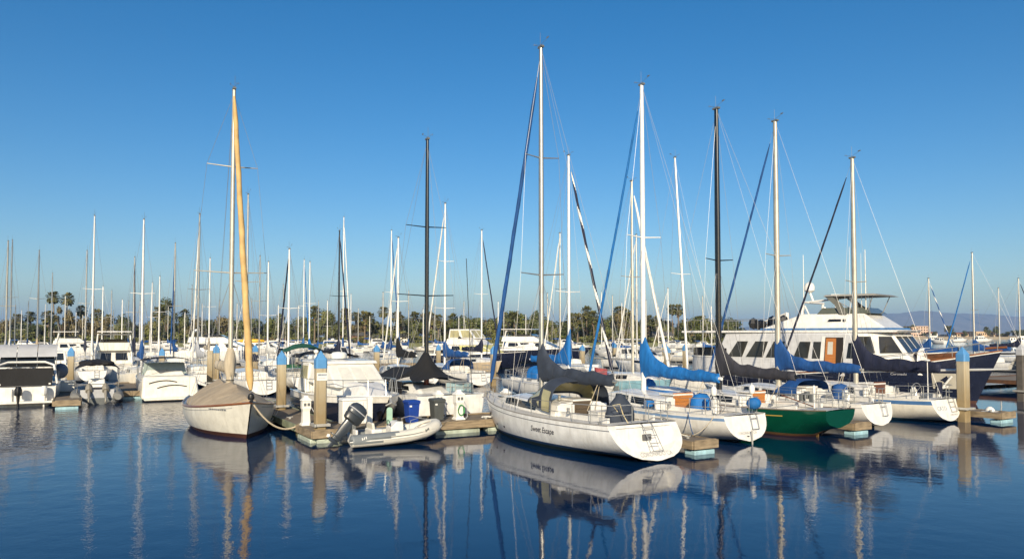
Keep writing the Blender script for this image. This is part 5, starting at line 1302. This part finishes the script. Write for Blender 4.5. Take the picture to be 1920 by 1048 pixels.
# white express cruiser stern with two dark curves
t, h = yacht('white express cruiser, stern on, with two curved dark stripes', 318, 749, HA, 9.0, 3.3, 1.55, stern=True, canvas=None, arch_=False, low=True)
sb = house(t, 'stern_moulding', gelw, -.75, .9, -.2, .9, 1.62, 1.50, .12, 1.45, bevel=.12)
for k in range(2):
    m = MB(); m.tube([(-.80 + .55 * (zz - .12) / 1.33, yy, zz) for yy, zz in [(lerp(1.2 - .45 * k, -.35 - .55 * k, i / 8), .98 - .28 * k + .22 * sin(pi * (i + 1) / 11)) for i in range(9)]], .03, 5); m.build('curved_stripe', black, sb)
m = MB(); m.box((-.95, 0, .14), (.8, 3.0, .14)); m.build('swim_platform', gelw, t, smooth=False, bevel=.05)
bimini(t, 1.6, 4.6, 1.4, 2.5, cv_black, 1.4, crown=.05)
house(t, 'windscreen', M('pale_windscreen', (.30, .36, .34), .15), 3.6, 5.6, 3.7, 4.7, 1.35, 1.2, 1.4, 2.15, wf0=.8, wf1=.9, bevel=.02)

# ---- sailboats behind, one by one: mast column and top, distance, heading and dress
def sloop(label, px, ytop, Y, a, L=9.5, B=3.1, mast=None, jib=None, cover=None, stripe=None, hullm=None, sh=None, hood=None, bim=None, spr=((.5, .85),), lod=1, seed=0, boom=True, fr=.62, r=.085, stripem=None, rake=0., coverh=.9, deckz=0., jibr=.07, tilt=0.):
    xm = L * fr; d = fwd(a)
    for dy in ([0] if lod < 2 else [k * s_ for k in range(0, 60, 2) for s_ in (1, -1)]):
        org = Vector((XAT(px, Y + dy), Y + dy, 0)) - d * xm
        if lod < 2 or (Y + dy > 66 and clear(org, a, L, B)): Y += dy; break
    berth(org, a, L, B)
    t = thing('sailboat', label, 'sailboat', org, a, None)
    h = Hull(L, B, 1.0, .96, 1.28, bt=.66, tm=.45, ks=.10, rb=.9, rs=-.25, p0=2.5, p1=1.5)
    hull_mesh(h, t, hullm or gel, sh, bottom_dark, bottom_dark, e1=.07, e2=.15 if sh else .07, boot1=.12, boot0=.04, n=12 if lod > 1 else 18)
    deck_mesh(h, t, deckm, cock=(.6, L * .32, .8, .45) if lod < 2 else None, n=10 if lod > 1 else 16, rail=gel if lod < 2 else None)
    cabin(h, t, L * .33, L * .80, .48, .62, hullm if hullm in (gelw,) else gel, win=((L * .40, L * .54), (L * .56, L * .66)) if lod < 2 else ((L * .4, L * .62),), nose=1.3)
    zt = ZAT(ytop, Y)
    rig(t, h, xm, zt, mast or alu, r, spr, z0=h.deck(xm) + .4, boom=L * .42 if boom else 0, bz=2.35, cover=cover, jib=jib, jibr=jibr, stripe=stripem, lod=lod, seed=seed, ch=coverh, rake=rake, wr=.007 if lod < 2 else .009)
    if lod < 2:
        rails(h, t, n=3, lines=True); ladder(t, h, -.3, 1.0, .45, .34, 3)
    else: rails(h, t, n=2, lines=False, push=False)
    if hood:
        m = MB(); m.loft([arch(L * .33 - .5 + dx_, 1.1, h.deck(3) + .25, ht_, 10) for dx_, ht_ in ((0, .80), (.7, .85), (1.5, .12))], closed=False); m.build('spray_hood', hood, t, ang=60)
    if bim: bimini(t, .2, 2.6, 1.35, 2.95, bim, 1.0, crown=.42)
    return t, h
E = []
sloop('sloop behind the cream boat, stern on, with navy sail cover', 462, 365, 54, HA, 10.2, 3.4, alug, None, cv_navy, lod=1, seed=31, r=.08, fr=.60)
t, h = sloop('white sailboat with dark green canopy and green dodger beside the finger pier', 541, 467, 57.5, HA, 9.6, 3.2, whitemast, cv_navy, None, lod=1, bim=cv_green, seed=32, fr=.58)
m = MB(); m.loft([[(2.5 + dx_, y, 1.55 + z_) for dx_, z_ in ((0, 0), (.05, .28))] for y in (-1.2, -.6, 0, .6, 1.2)], closed=False); m.build('weather_cloth', cv_green, t)
sloop('white sloop with blue spray hood moored behind the grey bin', 834, 382, 63, HA, 10.8, 3.5, whitemast, cv_white, cv_blue2, lod=1, hood=cv_blue2, seed=33, fr=.58, spr=((.35, .9), (.64, .8)))
sloop('beige hulled sloop with navy sail cover and dark furled jib', 903, 432, 80, HT, 11.5, 3.5, whitemast, cv_navy, cv_navy, lod=1, hullm=M('beige_topside', (.60, .48, .33), .4, var=.12, streak=.2), seed=34)
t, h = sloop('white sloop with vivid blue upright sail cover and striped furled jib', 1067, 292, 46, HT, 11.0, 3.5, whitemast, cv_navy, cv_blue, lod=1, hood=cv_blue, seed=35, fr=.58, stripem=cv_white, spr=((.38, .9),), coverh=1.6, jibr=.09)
t, h = sloop('light blue hulled sloop with plain mast and white furled jib', 1186, 340, 49, HT, 10.0, 3.2, alum, cv_white, None, lod=1, hullm=M('light_blue_topside', (.26, .47, .55), .4, var=.15), seed=36, jibr=.10)
m = MB(); m.quad((4.2, -1.62, 1.1), (5.6, -1.62, 1.05), (5.6, -1.62, 1.75), (4.2, -1.62, 1.8)); m.build('red_cloth', cv_red, t, smooth=False)
sloop('small sloop with slim bare white mast beside the trawler stern', 1289, 290, 51, HT, 8.6, 2.9, whitemast, None, None, lod=1, seed=37, boom=False, spr=((.45, .9),), rake=1.1, r=.075)
sloop('sloop with bright blue gathered sail cover behind the twin outboard inflatable', 266, 412, 57, HT, 9.4, 3.1, whitemast, None, cv_blue2, lod=1, seed=38, hullm=gelw)
sloop('sloop with tall plain mast behind the twin outboard inflatable', 173, 405, 67, HA, 9.8, 3.1, whitemast, None, cv_white, lod=1, seed=39)
sloop('sloop with tall silver mast behind the express cruiser with curved stripes', 371, 402, 62, HA, 9.8, 3.1, alu, cv_white, cv_grey, lod=1, seed=40)
sloop('sloop with black mast and navy furled jib beyond the white canvas cruiser', 635, 433, 70, HT, 10, 3.2, blackmast, cv_navy, cv_navy, lod=1, seed=41)
sloop('sloop with white mast beyond the white canvas cruiser, black sail cover', 746, 446, 62, HA, 9.6, 3.1, whitemast, cv_white, cv_black, lod=1, seed=43, coverh=1.2, hood=None)
# motor boats behind
yacht('white flybridge cruiser with brown glazed saloon behind the inflatable', 215, 712, HA, 11, 3.8, 1.7, stern=True, flyb=True, hm=gelw, hardtop=True)
yacht('white motorboat with red waterline beside the finger pier', 98, 706, HA, 8, 2.9, 1.5, stern=True, arch_=False, boot=M('red_boot', (.30, .05, .03), .5))
yacht('large white motor yacht behind the express cruiser', 300, 683, rad(10), 16, 4.6, 2.2, stern=True, flyb=True)
ky, _ = yacht('long white motor yacht carrying the yellow kayak', 415, 676, rad(8), 13, 4.2, 2.0, stern=True, flyb=False)
k = thing('kayak', 'bright yellow kayak on the white yacht behind the gold furled sail', 'kayak', ky.location + fwd(rad(8)) * 4.6 + prt(rad(8)) * -1.0 + Vector((0, 0, 3.02)), rad(8)); m = MB(); m.ball((0, 0, 0), (2.1, .42, .32), 14); m.build('hull', M('yellow_plastic', (.75, .42, .02), .4), k); m = MB(); m.lathe([(.2, 0), (.24, .06), (.20, .08)], (0, 0, .26), 12); m.build('cockpit_rim', black, k)
yacht('white hardtop cruiser beyond the sports cruiser with the pale canvas top', 60, 676, rad(30), 12, 4.0, 1.9, stern=True, flyb=True, hardtop=True)
yacht('white cruiser with blue canvas beyond the dark green canopy', 545, 690, HT, 9.5, 3.3, 1.6, canvas=cv_blue2)
yacht('white sedan cruiser beyond the piles left of the black mast', 655, 688, HT, 10, 3.4, 1.6, canvas=cv_blue)
t, h = yacht('navy hulled motor yacht with yellow canvas window cover and enclosed bridge', 985, 692, rad(-35), 14, 4.4, 2.0, encl=gel, flyb=True, arch_=False, hullm=navy)
w = 1.76; zd = 1.6; patch(t, 'window_cover', cv_yell, (10.92, -w * .55, zd - .1), (10.92, w * .55, zd - .1), (8.4, w * .62, zd + 1.15), (8.4, -w * .62, zd + 1.15), .03, .97, .25, .97, off=.05); patch(t, 'window_cover', cv_yell, (3.64, -w, zd - .1), (10.92, -w * .55, zd - .1), (8.4, -w * .62, zd + 1.15), (3.92, -w * .86, zd + 1.15), .3, .97, .40, .92, off=.05)
yacht('big white streamlined motor yacht behind the lettered sloop', 1110, 682, rad(-25), 17, 4.8, 2.3, flyb=True, hullm=navy, hardtop=True)
yacht('white cabin cruiser seen over the bright blue sail cover', 1262, 694, rad(-50), 9.5, 3.3, 1.6, flyb=False, hardtop=True)
yacht('small white pilothouse boat right of the big motor yacht', 1182, 668, rad(-60), 8, 2.8, 1.6, arch_=False)
yacht('open white runabout beyond the beige sloop', 880, 684, rad(-30), 7, 2.6, 1.2, arch_=False)
t = thing('inflatable_tender', 'dark inflatable tender with white top lying before the light blue sloop', 'tender', UV(29.1, -38.5, .1), HA)
m = MB(); path = [(-.3, -.75, .35), (2.2, -.75, .38), (3.3, -.4, .55), (3.6, 0, .6)]; full = [Vector(p) for p in path + [(x, -y, z) for x, y, z in path[::-1][1:]]]
m.tube([full[i].lerp(full[i + 1], k / 3) for i in range(len(full) - 1) for k in range(3)] + [full[-1]], .26, 10); m.build('tube', greym, t); m = MB(); m.box((1.2, 0, .28), (2.8, 1.2, .12)); m.build('floor', cv_white, t, smooth=False); m = MB(); m.ball((1.4, 0, .62), (1.7, .75, .14), 12); m.build('cover', cv_white, t)
t, h = yacht('white runabout under pale tarpaulin on the brown timber pier', 1905, 716, rad(190), 7.5, 2.8, 1.4, arch_=False)
m = MB(); rr = random.Random(8); m.loft([[Vector((x, 1.45 * y, .9 + (1.35 + .15 * sin(x * 1.7)) * (1 - abs(y) ** 1.8) + rr.uniform(-.06, .06))) for y in (-1, -.7, -.4, 0, .4, .7, 1)] for x in (.1, 1, 2, 3, 4, 5, 6, 7)], closed=False); m.build('tarpaulin', cv_white, t, ang=40)
for i, (px, py, a, L) in enumerate(((1718, 641, .3, 9), (1745, 644, 2, 7), (1770, 640, .1, 12), (1814, 641, .2, 10), (1862, 641, .2, 14), (1893, 643, 1.2, 9), (1908, 643, 1.2, 9))):
    yacht('distant white boat off the far shore, %s of seven from the trawler outward' % ORD[i], px, py, a, L, 3.2, 1.7, arch_=False, name='motor_cruiser', flyb=i % 2 == 0)

far = [  # px, ytop, Y, heading, mast, jib, cover, words
    (11, 452, 76, HA, alum, None, cv_grey, 'sloop with dull mast, first mast at the left end of the marina'),
    (19, 450, 92, HA, alu, None, cv_white, 'sloop with pale mast, second mast from the left end of the marina'),
    (70, 470, 84, HT, alu, None, cv_tan, 'sloop with silver mast above the sports cruiser canopy'),
    (96, 512, 118, HA, alug, None, None, 'distant sloop with thin grey mast before the tall palms'),
    (160, 470, 86, HT, alug, None, cv_navy, 'sloop with grey mast just left of the taller white one'),
    (208, 545, 120, HT, alug, None, None, 'distant sloop with short thin mast behind the flybridge cruiser'),
    (250, 482, 80, HT, alug, cv_navy, cv_navy, 'sloop with dark grey mast left of the gathered blue cover'),
    (284, 530, 100, HA, whitemast, cv_white, None, 'distant sloop with white mast right of the gathered blue cover'),
    (298, 518, 96, HT, whitemast, None, cv_white, 'distant sloop with stout white mast near the gathered blue cover'),
    (326, 456, 82, HA, alum, cv_blue2, cv_blue2, 'sloop with royal blue furled jib behind the express cruiser'),
    (392, 484, 98, HT, whitemast, None, cv_sand, 'distant sloop with white mast left of the cream boat'),
    (486, 480, 104, HT, alu, None, None, 'distant sloop with pale mast right of the gold furled sail'),
    (502, 491, 88, HA, whitemast, None, cv_white, 'sloop with stout white mast right of the gold furled sail'),
    (569, 487, 100, HT, whitemast, cv_blue, cv_blue, 'distant sloop with slim mast above the dark green canopy'),
    (580, 491, 92, HA, whitemast, None, cv_blue, 'sloop with stout mast above the dark green canopy'),
    (643, 407, 84, HT, whitemast, cv_white, cv_blue2, 'sloop with tall white mast next to the black mast beyond the cruiser'),
    (733, 432, 95, HT, whitemast, cv_blue2, cv_blue2, 'distant sloop with royal blue furled jib left of the tall black mast'),
    (1050, 437, 82, HA, alu, cv_white, None, 'sloop with white furled jib in front of the big white motor yacht'),
    (1194, 440, 78, HA, alug, cv_white, None, 'sloop with slim grey mast beside the tall white mast'),
    (1253, 540, 112, HA, whitemast, cv_white, None, 'distant sloop with short mast seen beside the bright blue sail cover'),
    (1743, 522, 96, HT, alu, cv_blue2, cv_blue2, 'sloop with blue and white furled jib beyond the trawler bow'),
    (1826, 474, 84, HA, alu, cv_blue, cv_blue2, 'sloop with bright blue furled jib beyond the trawler bow'),
    (1874, 540, 130, HT, alug, None, None, 'distant sloop with thin mast right of the trawler bow'),
    (1912, 522, 108, HT, alu, cv_navy, cv_navy, 'sloop with navy furled jib at the right edge'),
    (1567, 560, 150, HT, alug, None, None, 'distant sloop with thin mast behind the trawler flybridge'),
]
for k, (px, yt, Y, a, ms, jb, cv, words) in enumerate(far):
    sloop(words, px, yt, Y, a, 9 + (k % 4) * .4, 3.0, ms, jb, cv, lod=2, seed=50 + k, spr=((.45 + .05 * (k % 3), .8),), r=.085, hullm=(gel, gelw, gel2)[k % 3], stripem=cv_white if px in (1743,) else None, sh=(None, palestripe, bluestripe)[k % 3])
# boats lying along the opposite shore
fm_ = thing('motor_cruiser', 'x', 'motor cruiser', (0, 0, 0), 0, 'boats along the opposite shore')
_hh = Hull(8, 2.8, 1.1, 1.15, 1.5, bt=.9, tm=.4, ks=-.2, km=-.3, kb=.1, rb=.9, p0=4, p1=1.6)
hull_mesh(_hh, fm_, gel, None, bottom_dark, bottom_dark, n=10); deck_mesh(_hh, fm_, gel, n=8)
house(fm_, 'cabin', gel, 1.8, 6.0, 2.0, 4.8, 1.1, .95, 1.1, 2.2, wf0=.7, wf1=.7, bevel=0, win=(('S', .1, .9, .45, .85), ('P', .1, .9, .45, .85), ('F', .1, .9, .4, .9)))
bimini(fm_, .2, 2.0, 1.1, 2.4, cv_blue2, 1.2, frames=False)
rq = random.Random(17)
for i in range(34):
    for _k in range(200):
        px_ = 20 + i * 39 + rq.uniform(-16, 16); Y_ = rq.uniform(205, 229); a_ = rq.choice((0, pi, .4, 3.5, HA))
        if clear((XAT(px_, Y_), Y_), a_, 9.6, 3.4): break
    berth((XAT(px_, Y_), Y_), a_, 9.6, 3.4); lab = 'small white cabin boat along the opposite shore, %s from the left' % ORD[i]
    if i == 0: fm_.location = (XAT(px_, Y_), Y_, 0); fm_.rotation_euler = (0, 0, a_); fm_['label'] = lab
    else:
        o_ = copy_thing(fm_, (XAT(px_, Y_), Y_, 0), a_, lab); q_ = rq.uniform(.7, 1.2); o_.scale = (q_, q_, q_)
# a loose crowd of far moored sloops before the opposite shore, each its own boat
OCC_ = list(OCC)
proto, _h = sloop('x', 960, 556, 190, HA, 9, 3, alu, None, cv_blue2, lod=2, seed=90, r=.10)
proto2, _h = sloop('x', 960, 556, 190, HA, 9, 3, whitemast, None, None, lod=2, seed=91, r=.10, hullm=gelw)
OCC[:] = OCC_
farpx = sorted([40, 84, 152, 212, 262, 312, 378, 440, 632, 745, 28, 52, 118, 142, 188, 225, 240, 343, 358, 410, 428, 455, 470, 518, 532, 556, 598, 612, 656, 668, 690, 713, 768, 790, 812, 862, 872, 930, 942, 988, 1030, 1125, 1143, 1162, 1215, 1232, 1312, 1330])
used = {0: 0, 1: 0}
for i, px in enumerate(farpx):
    r = random.Random(i * 3 + 1); Y = r.choice((128, 140, 152, 165, 178, 192, 206)) + r.uniform(-3, 3)
    k = i % 2; src = (proto, proto2)[k]
    for _k in range(200):
        a = r.choice((HA, HT, HA + pi / 6)); pos = Vector((XAT(px, Y), Y, 0)) - fwd(a) * 9 * .62
        if clear(pos, a, 9, 3): break
        Y = r.uniform(126, 204)
    berth(pos, a, 9, 3)
    lab = 'far moored sloop, %s of those before the opposite shore' % ORD[i]
    if not used[k]:
        used[k] = 1; o = src; o.location = pos; o.rotation_euler = (0, 0, a); o['label'] = lab
    else: o = copy_thing(src, pos, a, lab)
    o['group'] = 'far moored sloops'; s = r.uniform(.62, .92); o.scale = (.9, .9, s)

# ------------------------------------------------------------------ trees on the shores
def crownmesh(name, kind, seed):
    r = random.Random(seed); m = MB()
    if kind == 'palm':
        for k in range(105):
            az = r.uniform(0, 2 * pi); el = math.asin(r.uniform(-.75, .98)); d = Vector((cos(az) * cos(el), sin(az) * cos(el), sin(el)))
            L = r.uniform(.75, 1.0); base = d * .35; tip = d * L * 1.25 - Vector((0, 0, .22 * L * (1.2 - sin(el))))
            s = d.cross(Vector((0, 0, 1))).normalized() if abs(d.z) < .98 else Vector((1, 0, 0)); up = s.cross(d)
            c = base.lerp(tip, .5); n = 6; o = len(m.v); vs = [c]
            for q in range(n + 1):
                a = -1.25 + 2.5 * q / n; vs.append(c + (tip - c) * cos(a) * 1.1 + s * sin(a) * L * .36 + up * r.uniform(-.07, .07))
            m.add(vs, [[0, q + 1, q + 2] for q in range(n)]); m.tube([base * .4, c], .02, 3)
    else:
        lobes = []
        nl = {'broad': 9, 'tall': 9, 'wide': 12}[kind]
        for k in range(nl):
            a = r.uniform(0, 2 * pi); q = r.uniform(.15, .62)
            z = r.uniform(-.3, .55) if kind != 'tall' else r.uniform(-.9, .9)
            rad_ = r.uniform(.30, .48) * (1 if kind != 'tall' else (1 - .35 * max(0, z)))
            lobes.append((Vector((cos(a) * q, sin(a) * q, z)), rad_))
        for c, rr in lobes:
            for k in range(230):
                d = Vector((r.gauss(0, 1), r.gauss(0, 1), r.gauss(0, .85))).normalized(); p = c + d * rr * r.uniform(.55, 1.06)
                s = r.uniform(.03, .075); n = (d + Vector((r.uniform(-.5, .5), r.uniform(-.5, .5), r.uniform(-.3, .5)))).normalized()
                a = n.cross(Vector((0, 0, 1))); a = a.normalized() if a.length > .1 else Vector((1, 0, 0)); b = n.cross(a)
                m.add([p + a * s, p + b * s * .8, p - a * s, p - b * s * .8], [[0, 1, 2, 3]])
    me_o = m.build(name, leaf, None, smooth=False); me = me_o.data; bpy.data.objects.remove(me_o)
    return me
CR = {k: [crownmesh('crown', k, 100 + i * 7 + len(k)) for i in range(3)] for k in ('palm', 'broad', 'tall', 'wide')}
sk = MB(); rr = random.Random(2)
for k in range(60):
    a = rr.uniform(0, 2 * pi); z = rr.uniform(-1.5, -.1); q = .34 + .1 * z
    p = Vector((cos(a) * q, sin(a) * q, z)); s_ = Vector((-sin(a), cos(a), 0)) * .13
    sk.add([p - s_, p + s_, p + Vector((cos(a) * .12, sin(a) * .12, -.5))], [[0, 1, 2]])
_o = sk.build('dead_skirt', palmd, None, smooth=False); SKIRT = _o.data; bpy.data.objects.remove(_o)
def mesh_obj(name, me, parent, loc=(0, 0, 0), scale=(1, 1, 1), rz=0., mat=None):
    o = bpy.data.objects.new(name, me); COL.objects.link(o); o.parent = parent; o.location = loc; o.scale = scale; o.rotation_euler = (0, 0, rz)
    if mat: o.material_slots[0].link = 'OBJECT'; o.material_slots[0].material = mat
    return o
def palm(px, ytop, Y, label, r, zg=1.3, cs=1.9, group=None):
    x = XAT(px, Y); zt = ZAT(ytop, Y); t = thing('palm_tree', label, 'palm tree', (x, Y, zg), r.uniform(0, 6), group)
    zc = zt - zg - cs * .95; lean = r.uniform(-.6, .6); m = MB()
    m.tube([(lean * f * f, 0, zc * f - .3 * (f == 0)) for f in (0, .15, .35, .6, .85, 1)], [.42, .27, .22, .20, .19, .2], 7); m.build('trunk', pbark, t)
    mesh_obj('crown', r.choice(CR['palm']), t, (lean, 0, zc), (cs, cs, cs), r.uniform(0, 6), palml)
    if r.random() < .7: mesh_obj('dead_skirt', SKIRT, t, (lean, 0, zc), (cs * .8, cs * .8, cs * .9), r.uniform(0, 6))
    return t
def tree(px, ytop, Y, wpx, label, r, kind='broad', mat=None, zg=1.3, group=None):
    x = XAT(px, Y); zt = ZAT(ytop, Y); H = zt - zg; W = wpx / FPX * Y / 2 / .95
    t = thing('tree', label, 'tree', (x, Y, zg), r.uniform(0, 6), group)
    ch = H * (.56 if kind != 'tall' else .54); cz = H - ch * .95
    m = MB(); m.tube([(0, 0, -.3), (.1, .05, cz * .5), (.15, 0, cz)], [.05 * H, .035 * H, .02 * H], 7)
    for k in range(5):
        a = k * 1.26 + r.uniform(-.3, .3); m.tube([(.1, .05, cz * .6), (cos(a) * W * .4, sin(a) * W * .4, cz + ch * .1), (cos(a) * W * .65, sin(a) * W * .65, cz + ch * .35)], [.022 * H, .013 * H, .006 * H], 5)
    m.build('trunk', bark, t)
    mesh_obj('crown', r.choice(CR[kind]), t, (0, 0, cz), (W, W, ch), r.uniform(0, 6), mat or leaf)
    return t
r = random.Random(77)
# (px, ytop) read off the photograph's skyline
palms = [(30, 587), (57, 583), (101, 546), (123, 549), (92, 582), (150, 573), (182, 580), (205, 590), (300, 575), (345, 580), (590, 574), (652, 577), (668, 584), (684, 584), (695, 586), (716, 574), (745, 583), (752, 590), (779, 585), (795, 588), (808, 585), (822, 590), (850, 588), (948, 586), (965, 584), (1100, 574), (1074, 588), (1083, 588), (1114, 583), (1160, 573), (1172, 578), (1262, 571), (1272, 571), (1310, 591), (1215, 590), (1232, 592), (1180, 585)]
palms = sorted(palms)
for i, (px, y) in enumerate(palms):
    Y = 246 + r.uniform(-3, 26); palm(px, y, Y, 'fan palm on the near shore, %s of the palms counted from the left' % ORD[i], r, cs=r.uniform(1.7, 2.25), group='fan palms on the near shore')
trees = [(8, 598, 50, 'broad', leafb), (45, 606, 60, 'broad', leafd), (85, 600, 50, 'broad', leaf), (118, 580, 40, 'tall', leafb), (150, 586, 60, 'broad', leafb), (185, 592, 46, 'broad', leafb), (240, 588, 55, 'broad', leafd), (222, 604, 40, 'broad', leaf), (312, 560, 50, 'tall', leafd), (290, 592, 50, 'broad', leaf), (335, 590, 45, 'broad', leaf), (362, 592, 42, 'broad', leafb), (388, 598, 40, 'broad', leafd), (420, 592, 44, 'broad', leafb), (462, 600, 46, 'broad', leaf), (512, 584, 44, 'broad', leaf), (545, 602, 50, 'broad', leafd), (575, 608, 50, 'wide', leaf), (612, 578, 56, 'wide', leaf), (640, 582, 40, 'broad', leafd), (625, 606, 70, 'broad', leaf), (668, 606, 56, 'broad', leafb), (712, 600, 60, 'broad', leaf), (740, 608, 40, 'broad', leafb), (770, 594, 46, 'broad', leaf), (800, 600, 60, 'broad', leaf), (835, 598, 46, 'broad', leafd), (880, 588, 82, 'wide', leaf), (925, 592, 50, 'broad', leaf), (968, 580, 76, 'wide', leaf), (1005, 578, 54, 'broad', leafd), (1030, 598, 40, 'broad', leaf), (1055, 612, 40, 'broad', leafd), (1100, 590, 46, 'tall', leaf), (1132, 588, 56, 'broad', leaf), (1165, 586, 50, 'tall', leafb), (1195, 596, 46, 'broad', leaf), (1222, 594, 50, 'broad', leafd), (1250, 604, 40, 'broad', leaf), (1285, 600, 42, 'broad', leafd), (1312, 592, 54, 'broad', leaf), (1345, 592, 50, 'tall', leaf), (1362, 600, 36, 'broad', leafd)]
for i, (px, y, wpx, kind, mt_) in enumerate(trees):
    nm = ORD[i] if i < 40 else ('forty-first', 'forty-second', 'forty-third', 'forty-fourth')[i - 40]
    tree(px, y, 252 + r.uniform(-8, 22), wpx, 'leafy tree on the near shore, %s of the broadleaf trees counted from the left' % nm, r, kind, mt_, group='broadleaf trees on the near shore')
for i in range(46):
    px = -10 + i * 30.5 + r.uniform(-10, 10); Yb = 284 + r.uniform(-6, 14)
    tree(px, r.uniform(592, 610), Yb, r.uniform(56, 84), 'dense background tree on the near shore, %s of the rear row from the left' % ORD[i], r, r.choice(('broad', 'wide')), r.choice((leaf, leafd, leafb)), group='rear row of shore trees')
# low shrubs that fill the ground between the trunks, read as one mass
m = MB()
for k in range(24000):
    px = r.uniform(-20, 1375); Y = 243 + r.uniform(0, 46); x = XAT(px, Y); top = 1.3 + (1.6 + 3.0 * (.5 + .5 * sin(px * .045)) * (.5 + .5 * sin(px * .017 + 1))) * r.random() ** .7
    p = Vector((x, Y, top)); s = r.uniform(.25, .6); a = Vector((r.uniform(-1, 1), r.uniform(-1, 1), r.uniform(-.6, .6))).normalized(); b = a.cross(Vector((r.uniform(-1, 1), r.uniform(-1, 1), 1))).normalized()
    m.add([p + a * s, p + b * s, p - a * s, p - b * s], [[0, 1, 2, 3]])
tag(m.build('shrubbery', leaf, None, smooth=False), 'green shrubbery filling the ground under the shore trees', 'shrubs', kind='stuff')
# buildings on the near shore
def building(px0, px1, ytop, Y, label, wall, roof, storeys=1, gable=True, zg=1.3, depth=9, wn=None, name='house'):
    xa, xb = XAT(px0, Y), XAT(px1, Y); w = xb - xa; zt = ZAT(ytop, Y); t = thing(name, label, 'building', ((xa + xb) / 2, Y, zg), 0)
    H = zt - zg; hw = H * (.66 if gable else 1)
    m = MB(); m.box((0, depth / 2, hw / 2), (w, depth, hw)); wl = m.build('wall', wall, t, smooth=False)
    m = MB()
    if gable:
        m.loft([[Vector((x, -.5, hw - .05)), Vector((x, depth / 2, H)), Vector((x, depth + .5, hw - .05))] for x in (-w / 2 - .4, w / 2 + .4)])
    else: m.box((0, depth / 2, hw + .2), (w + .6, depth + .6, .4))
    m.build('roof', roof, t, smooth=False)
    n = wn or max(2, int(w / 3))
    for s in range(storeys):
        zc = hw * (s + .55) / storeys; hh = min(1.4, hw / storeys * .5)
        for k in range(n):
            x = lerp(-w / 2, w / 2, (k + .5) / n); m = MB(); m.box((x, -.02, zc), (w / n * .45, .08, hh)); wo_ = m.build('window', glassd, t, smooth=False)
    return t
stw = M('white_stucco', (.72, .70, .64), .8, var=.1); stp = M('pink_stucco', (.52, .38, .29), .8, var=.12); stt = M('tan_stucco', (.50, .37, .24), .8, var=.12)
rfg = M('grey_roof', (.12, .115, .11), .8, var=.2, scale=.6); rfr = M('tile_roof', (.30, .12, .06), .8, var=.2, scale=.6); brk = M('brown_boarding', (.16, .085, .05), .8, var=.2)
building(690, 712, 628, 246, 'small white gabled house left among the shore trees', stw, rfg, 1, wn=3)
building(740, 764, 626, 246, 'white gabled house with grey roof between the shore palms', stw, rfg, 2, wn=4)
building(640, 688, 622, 250, 'brown boarded waterfront building under the shore trees', brk, rfg, 2)
building(498, 532, 633, 244, 'low pink shore building right of the gold furled sail', stp, rfr, 1)
building(612, 640, 626, 248, 'dark roofed waterfront building behind the black mast', rfg, brk, 1)
building(1228, 1262, 622, 250, 'low pale shore building seen over the bright blue sail cover', stw, rfg, 1)
# far shore
FS = 690
building(1690, 1722, 614, FS, 'far pale hotel wing behind the trawler bow', stp, stt, 3, gable=False, depth=20, zg=2, wn=7, name='hotel')
building(1716, 1741, 612, FS + 40, 'far pink hotel block beside the pale wing', stp, stp, 4, gable=False, depth=20, zg=2, wn=5, name='hotel')
building(1745, 1758, 622, FS, 'far small white house beside the hotels', stw, rfr, 1, gable=True, zg=2)
building(1770, 1792, 627, FS, 'far low white pavilion on the far shore', stw, rfg, 1, gable=True, zg=2)
building(1794, 1816, 623, FS, 'far tile roofed house left of the striped warehouse', stt, rfr, 1, gable=True, zg=2)
building(1830, 1866, 622, FS, 'far tan warehouse with vertical panels', stt, stt, 1, gable=False, depth=20, zg=2, wn=9, name='warehouse')
building(1872, 1892, 627, FS, 'far low grey roofed building past the warehouse', stt, rfg, 1, gable=True, zg=2)
building(1674, 1688, 621, FS, 'far pale tower house left of the hotels', stw, rfr, 2, gable=True, zg=2)
for i, (px, y) in enumerate(((1698, 612), (1704, 612), (1713, 609), (1777, 611), (1784, 611), (1850, 613), (1868, 612))):
    palm(px, y, FS - 6 + 5 * (i % 3), 'tiny palm on the far sandy shore, %s from the trawler outward' % ORD[i], r, zg=2, cs=2.6, group='palms on the far sandy shore')
for i, (px, y, w_) in enumerate(sorted(((1690, 619, 14), (1752, 620, 12), (1783, 621, 16), (1810, 619, 12), (1852, 617, 14), (1868, 616, 14), (1885, 621, 22), (1905, 618, 30), (1920, 617, 30), (1662, 622, 16), (1730, 624, 14)))):
    tree(px, y, FS - 12 + 4 * (i % 3), w_, 'small dark tree on the far sandy shore, %s counted outward from the trawler' % ORD[i], r, 'broad', leafd, zg=2, group='trees on the far sandy shore')

# ------------------------------------------------------------------ air
hz = MB(); hz.box((0, 6500, 154), (26000, 15000, 316))
hm = bpy.data.materials.new('haze_air'); hm.use_nodes = True
_n = hm.node_tree.nodes; _n.remove(_n['Principled BSDF']); _v = _n.new('ShaderNodeVolumePrincipled')
_v.inputs['Color'].default_value = (.36, .60, 1.0, 1); _v.inputs['Density'].default_value = 1.0e-4; _v.inputs['Anisotropy'].default_value = 0.0
hm.node_tree.links.new(_v.outputs[0], _n['Material Output'].inputs['Volume'])
tag(hz.build('haze', hm, None, smooth=False), 'thin blue haze over the harbour', 'haze', kind='stuff')
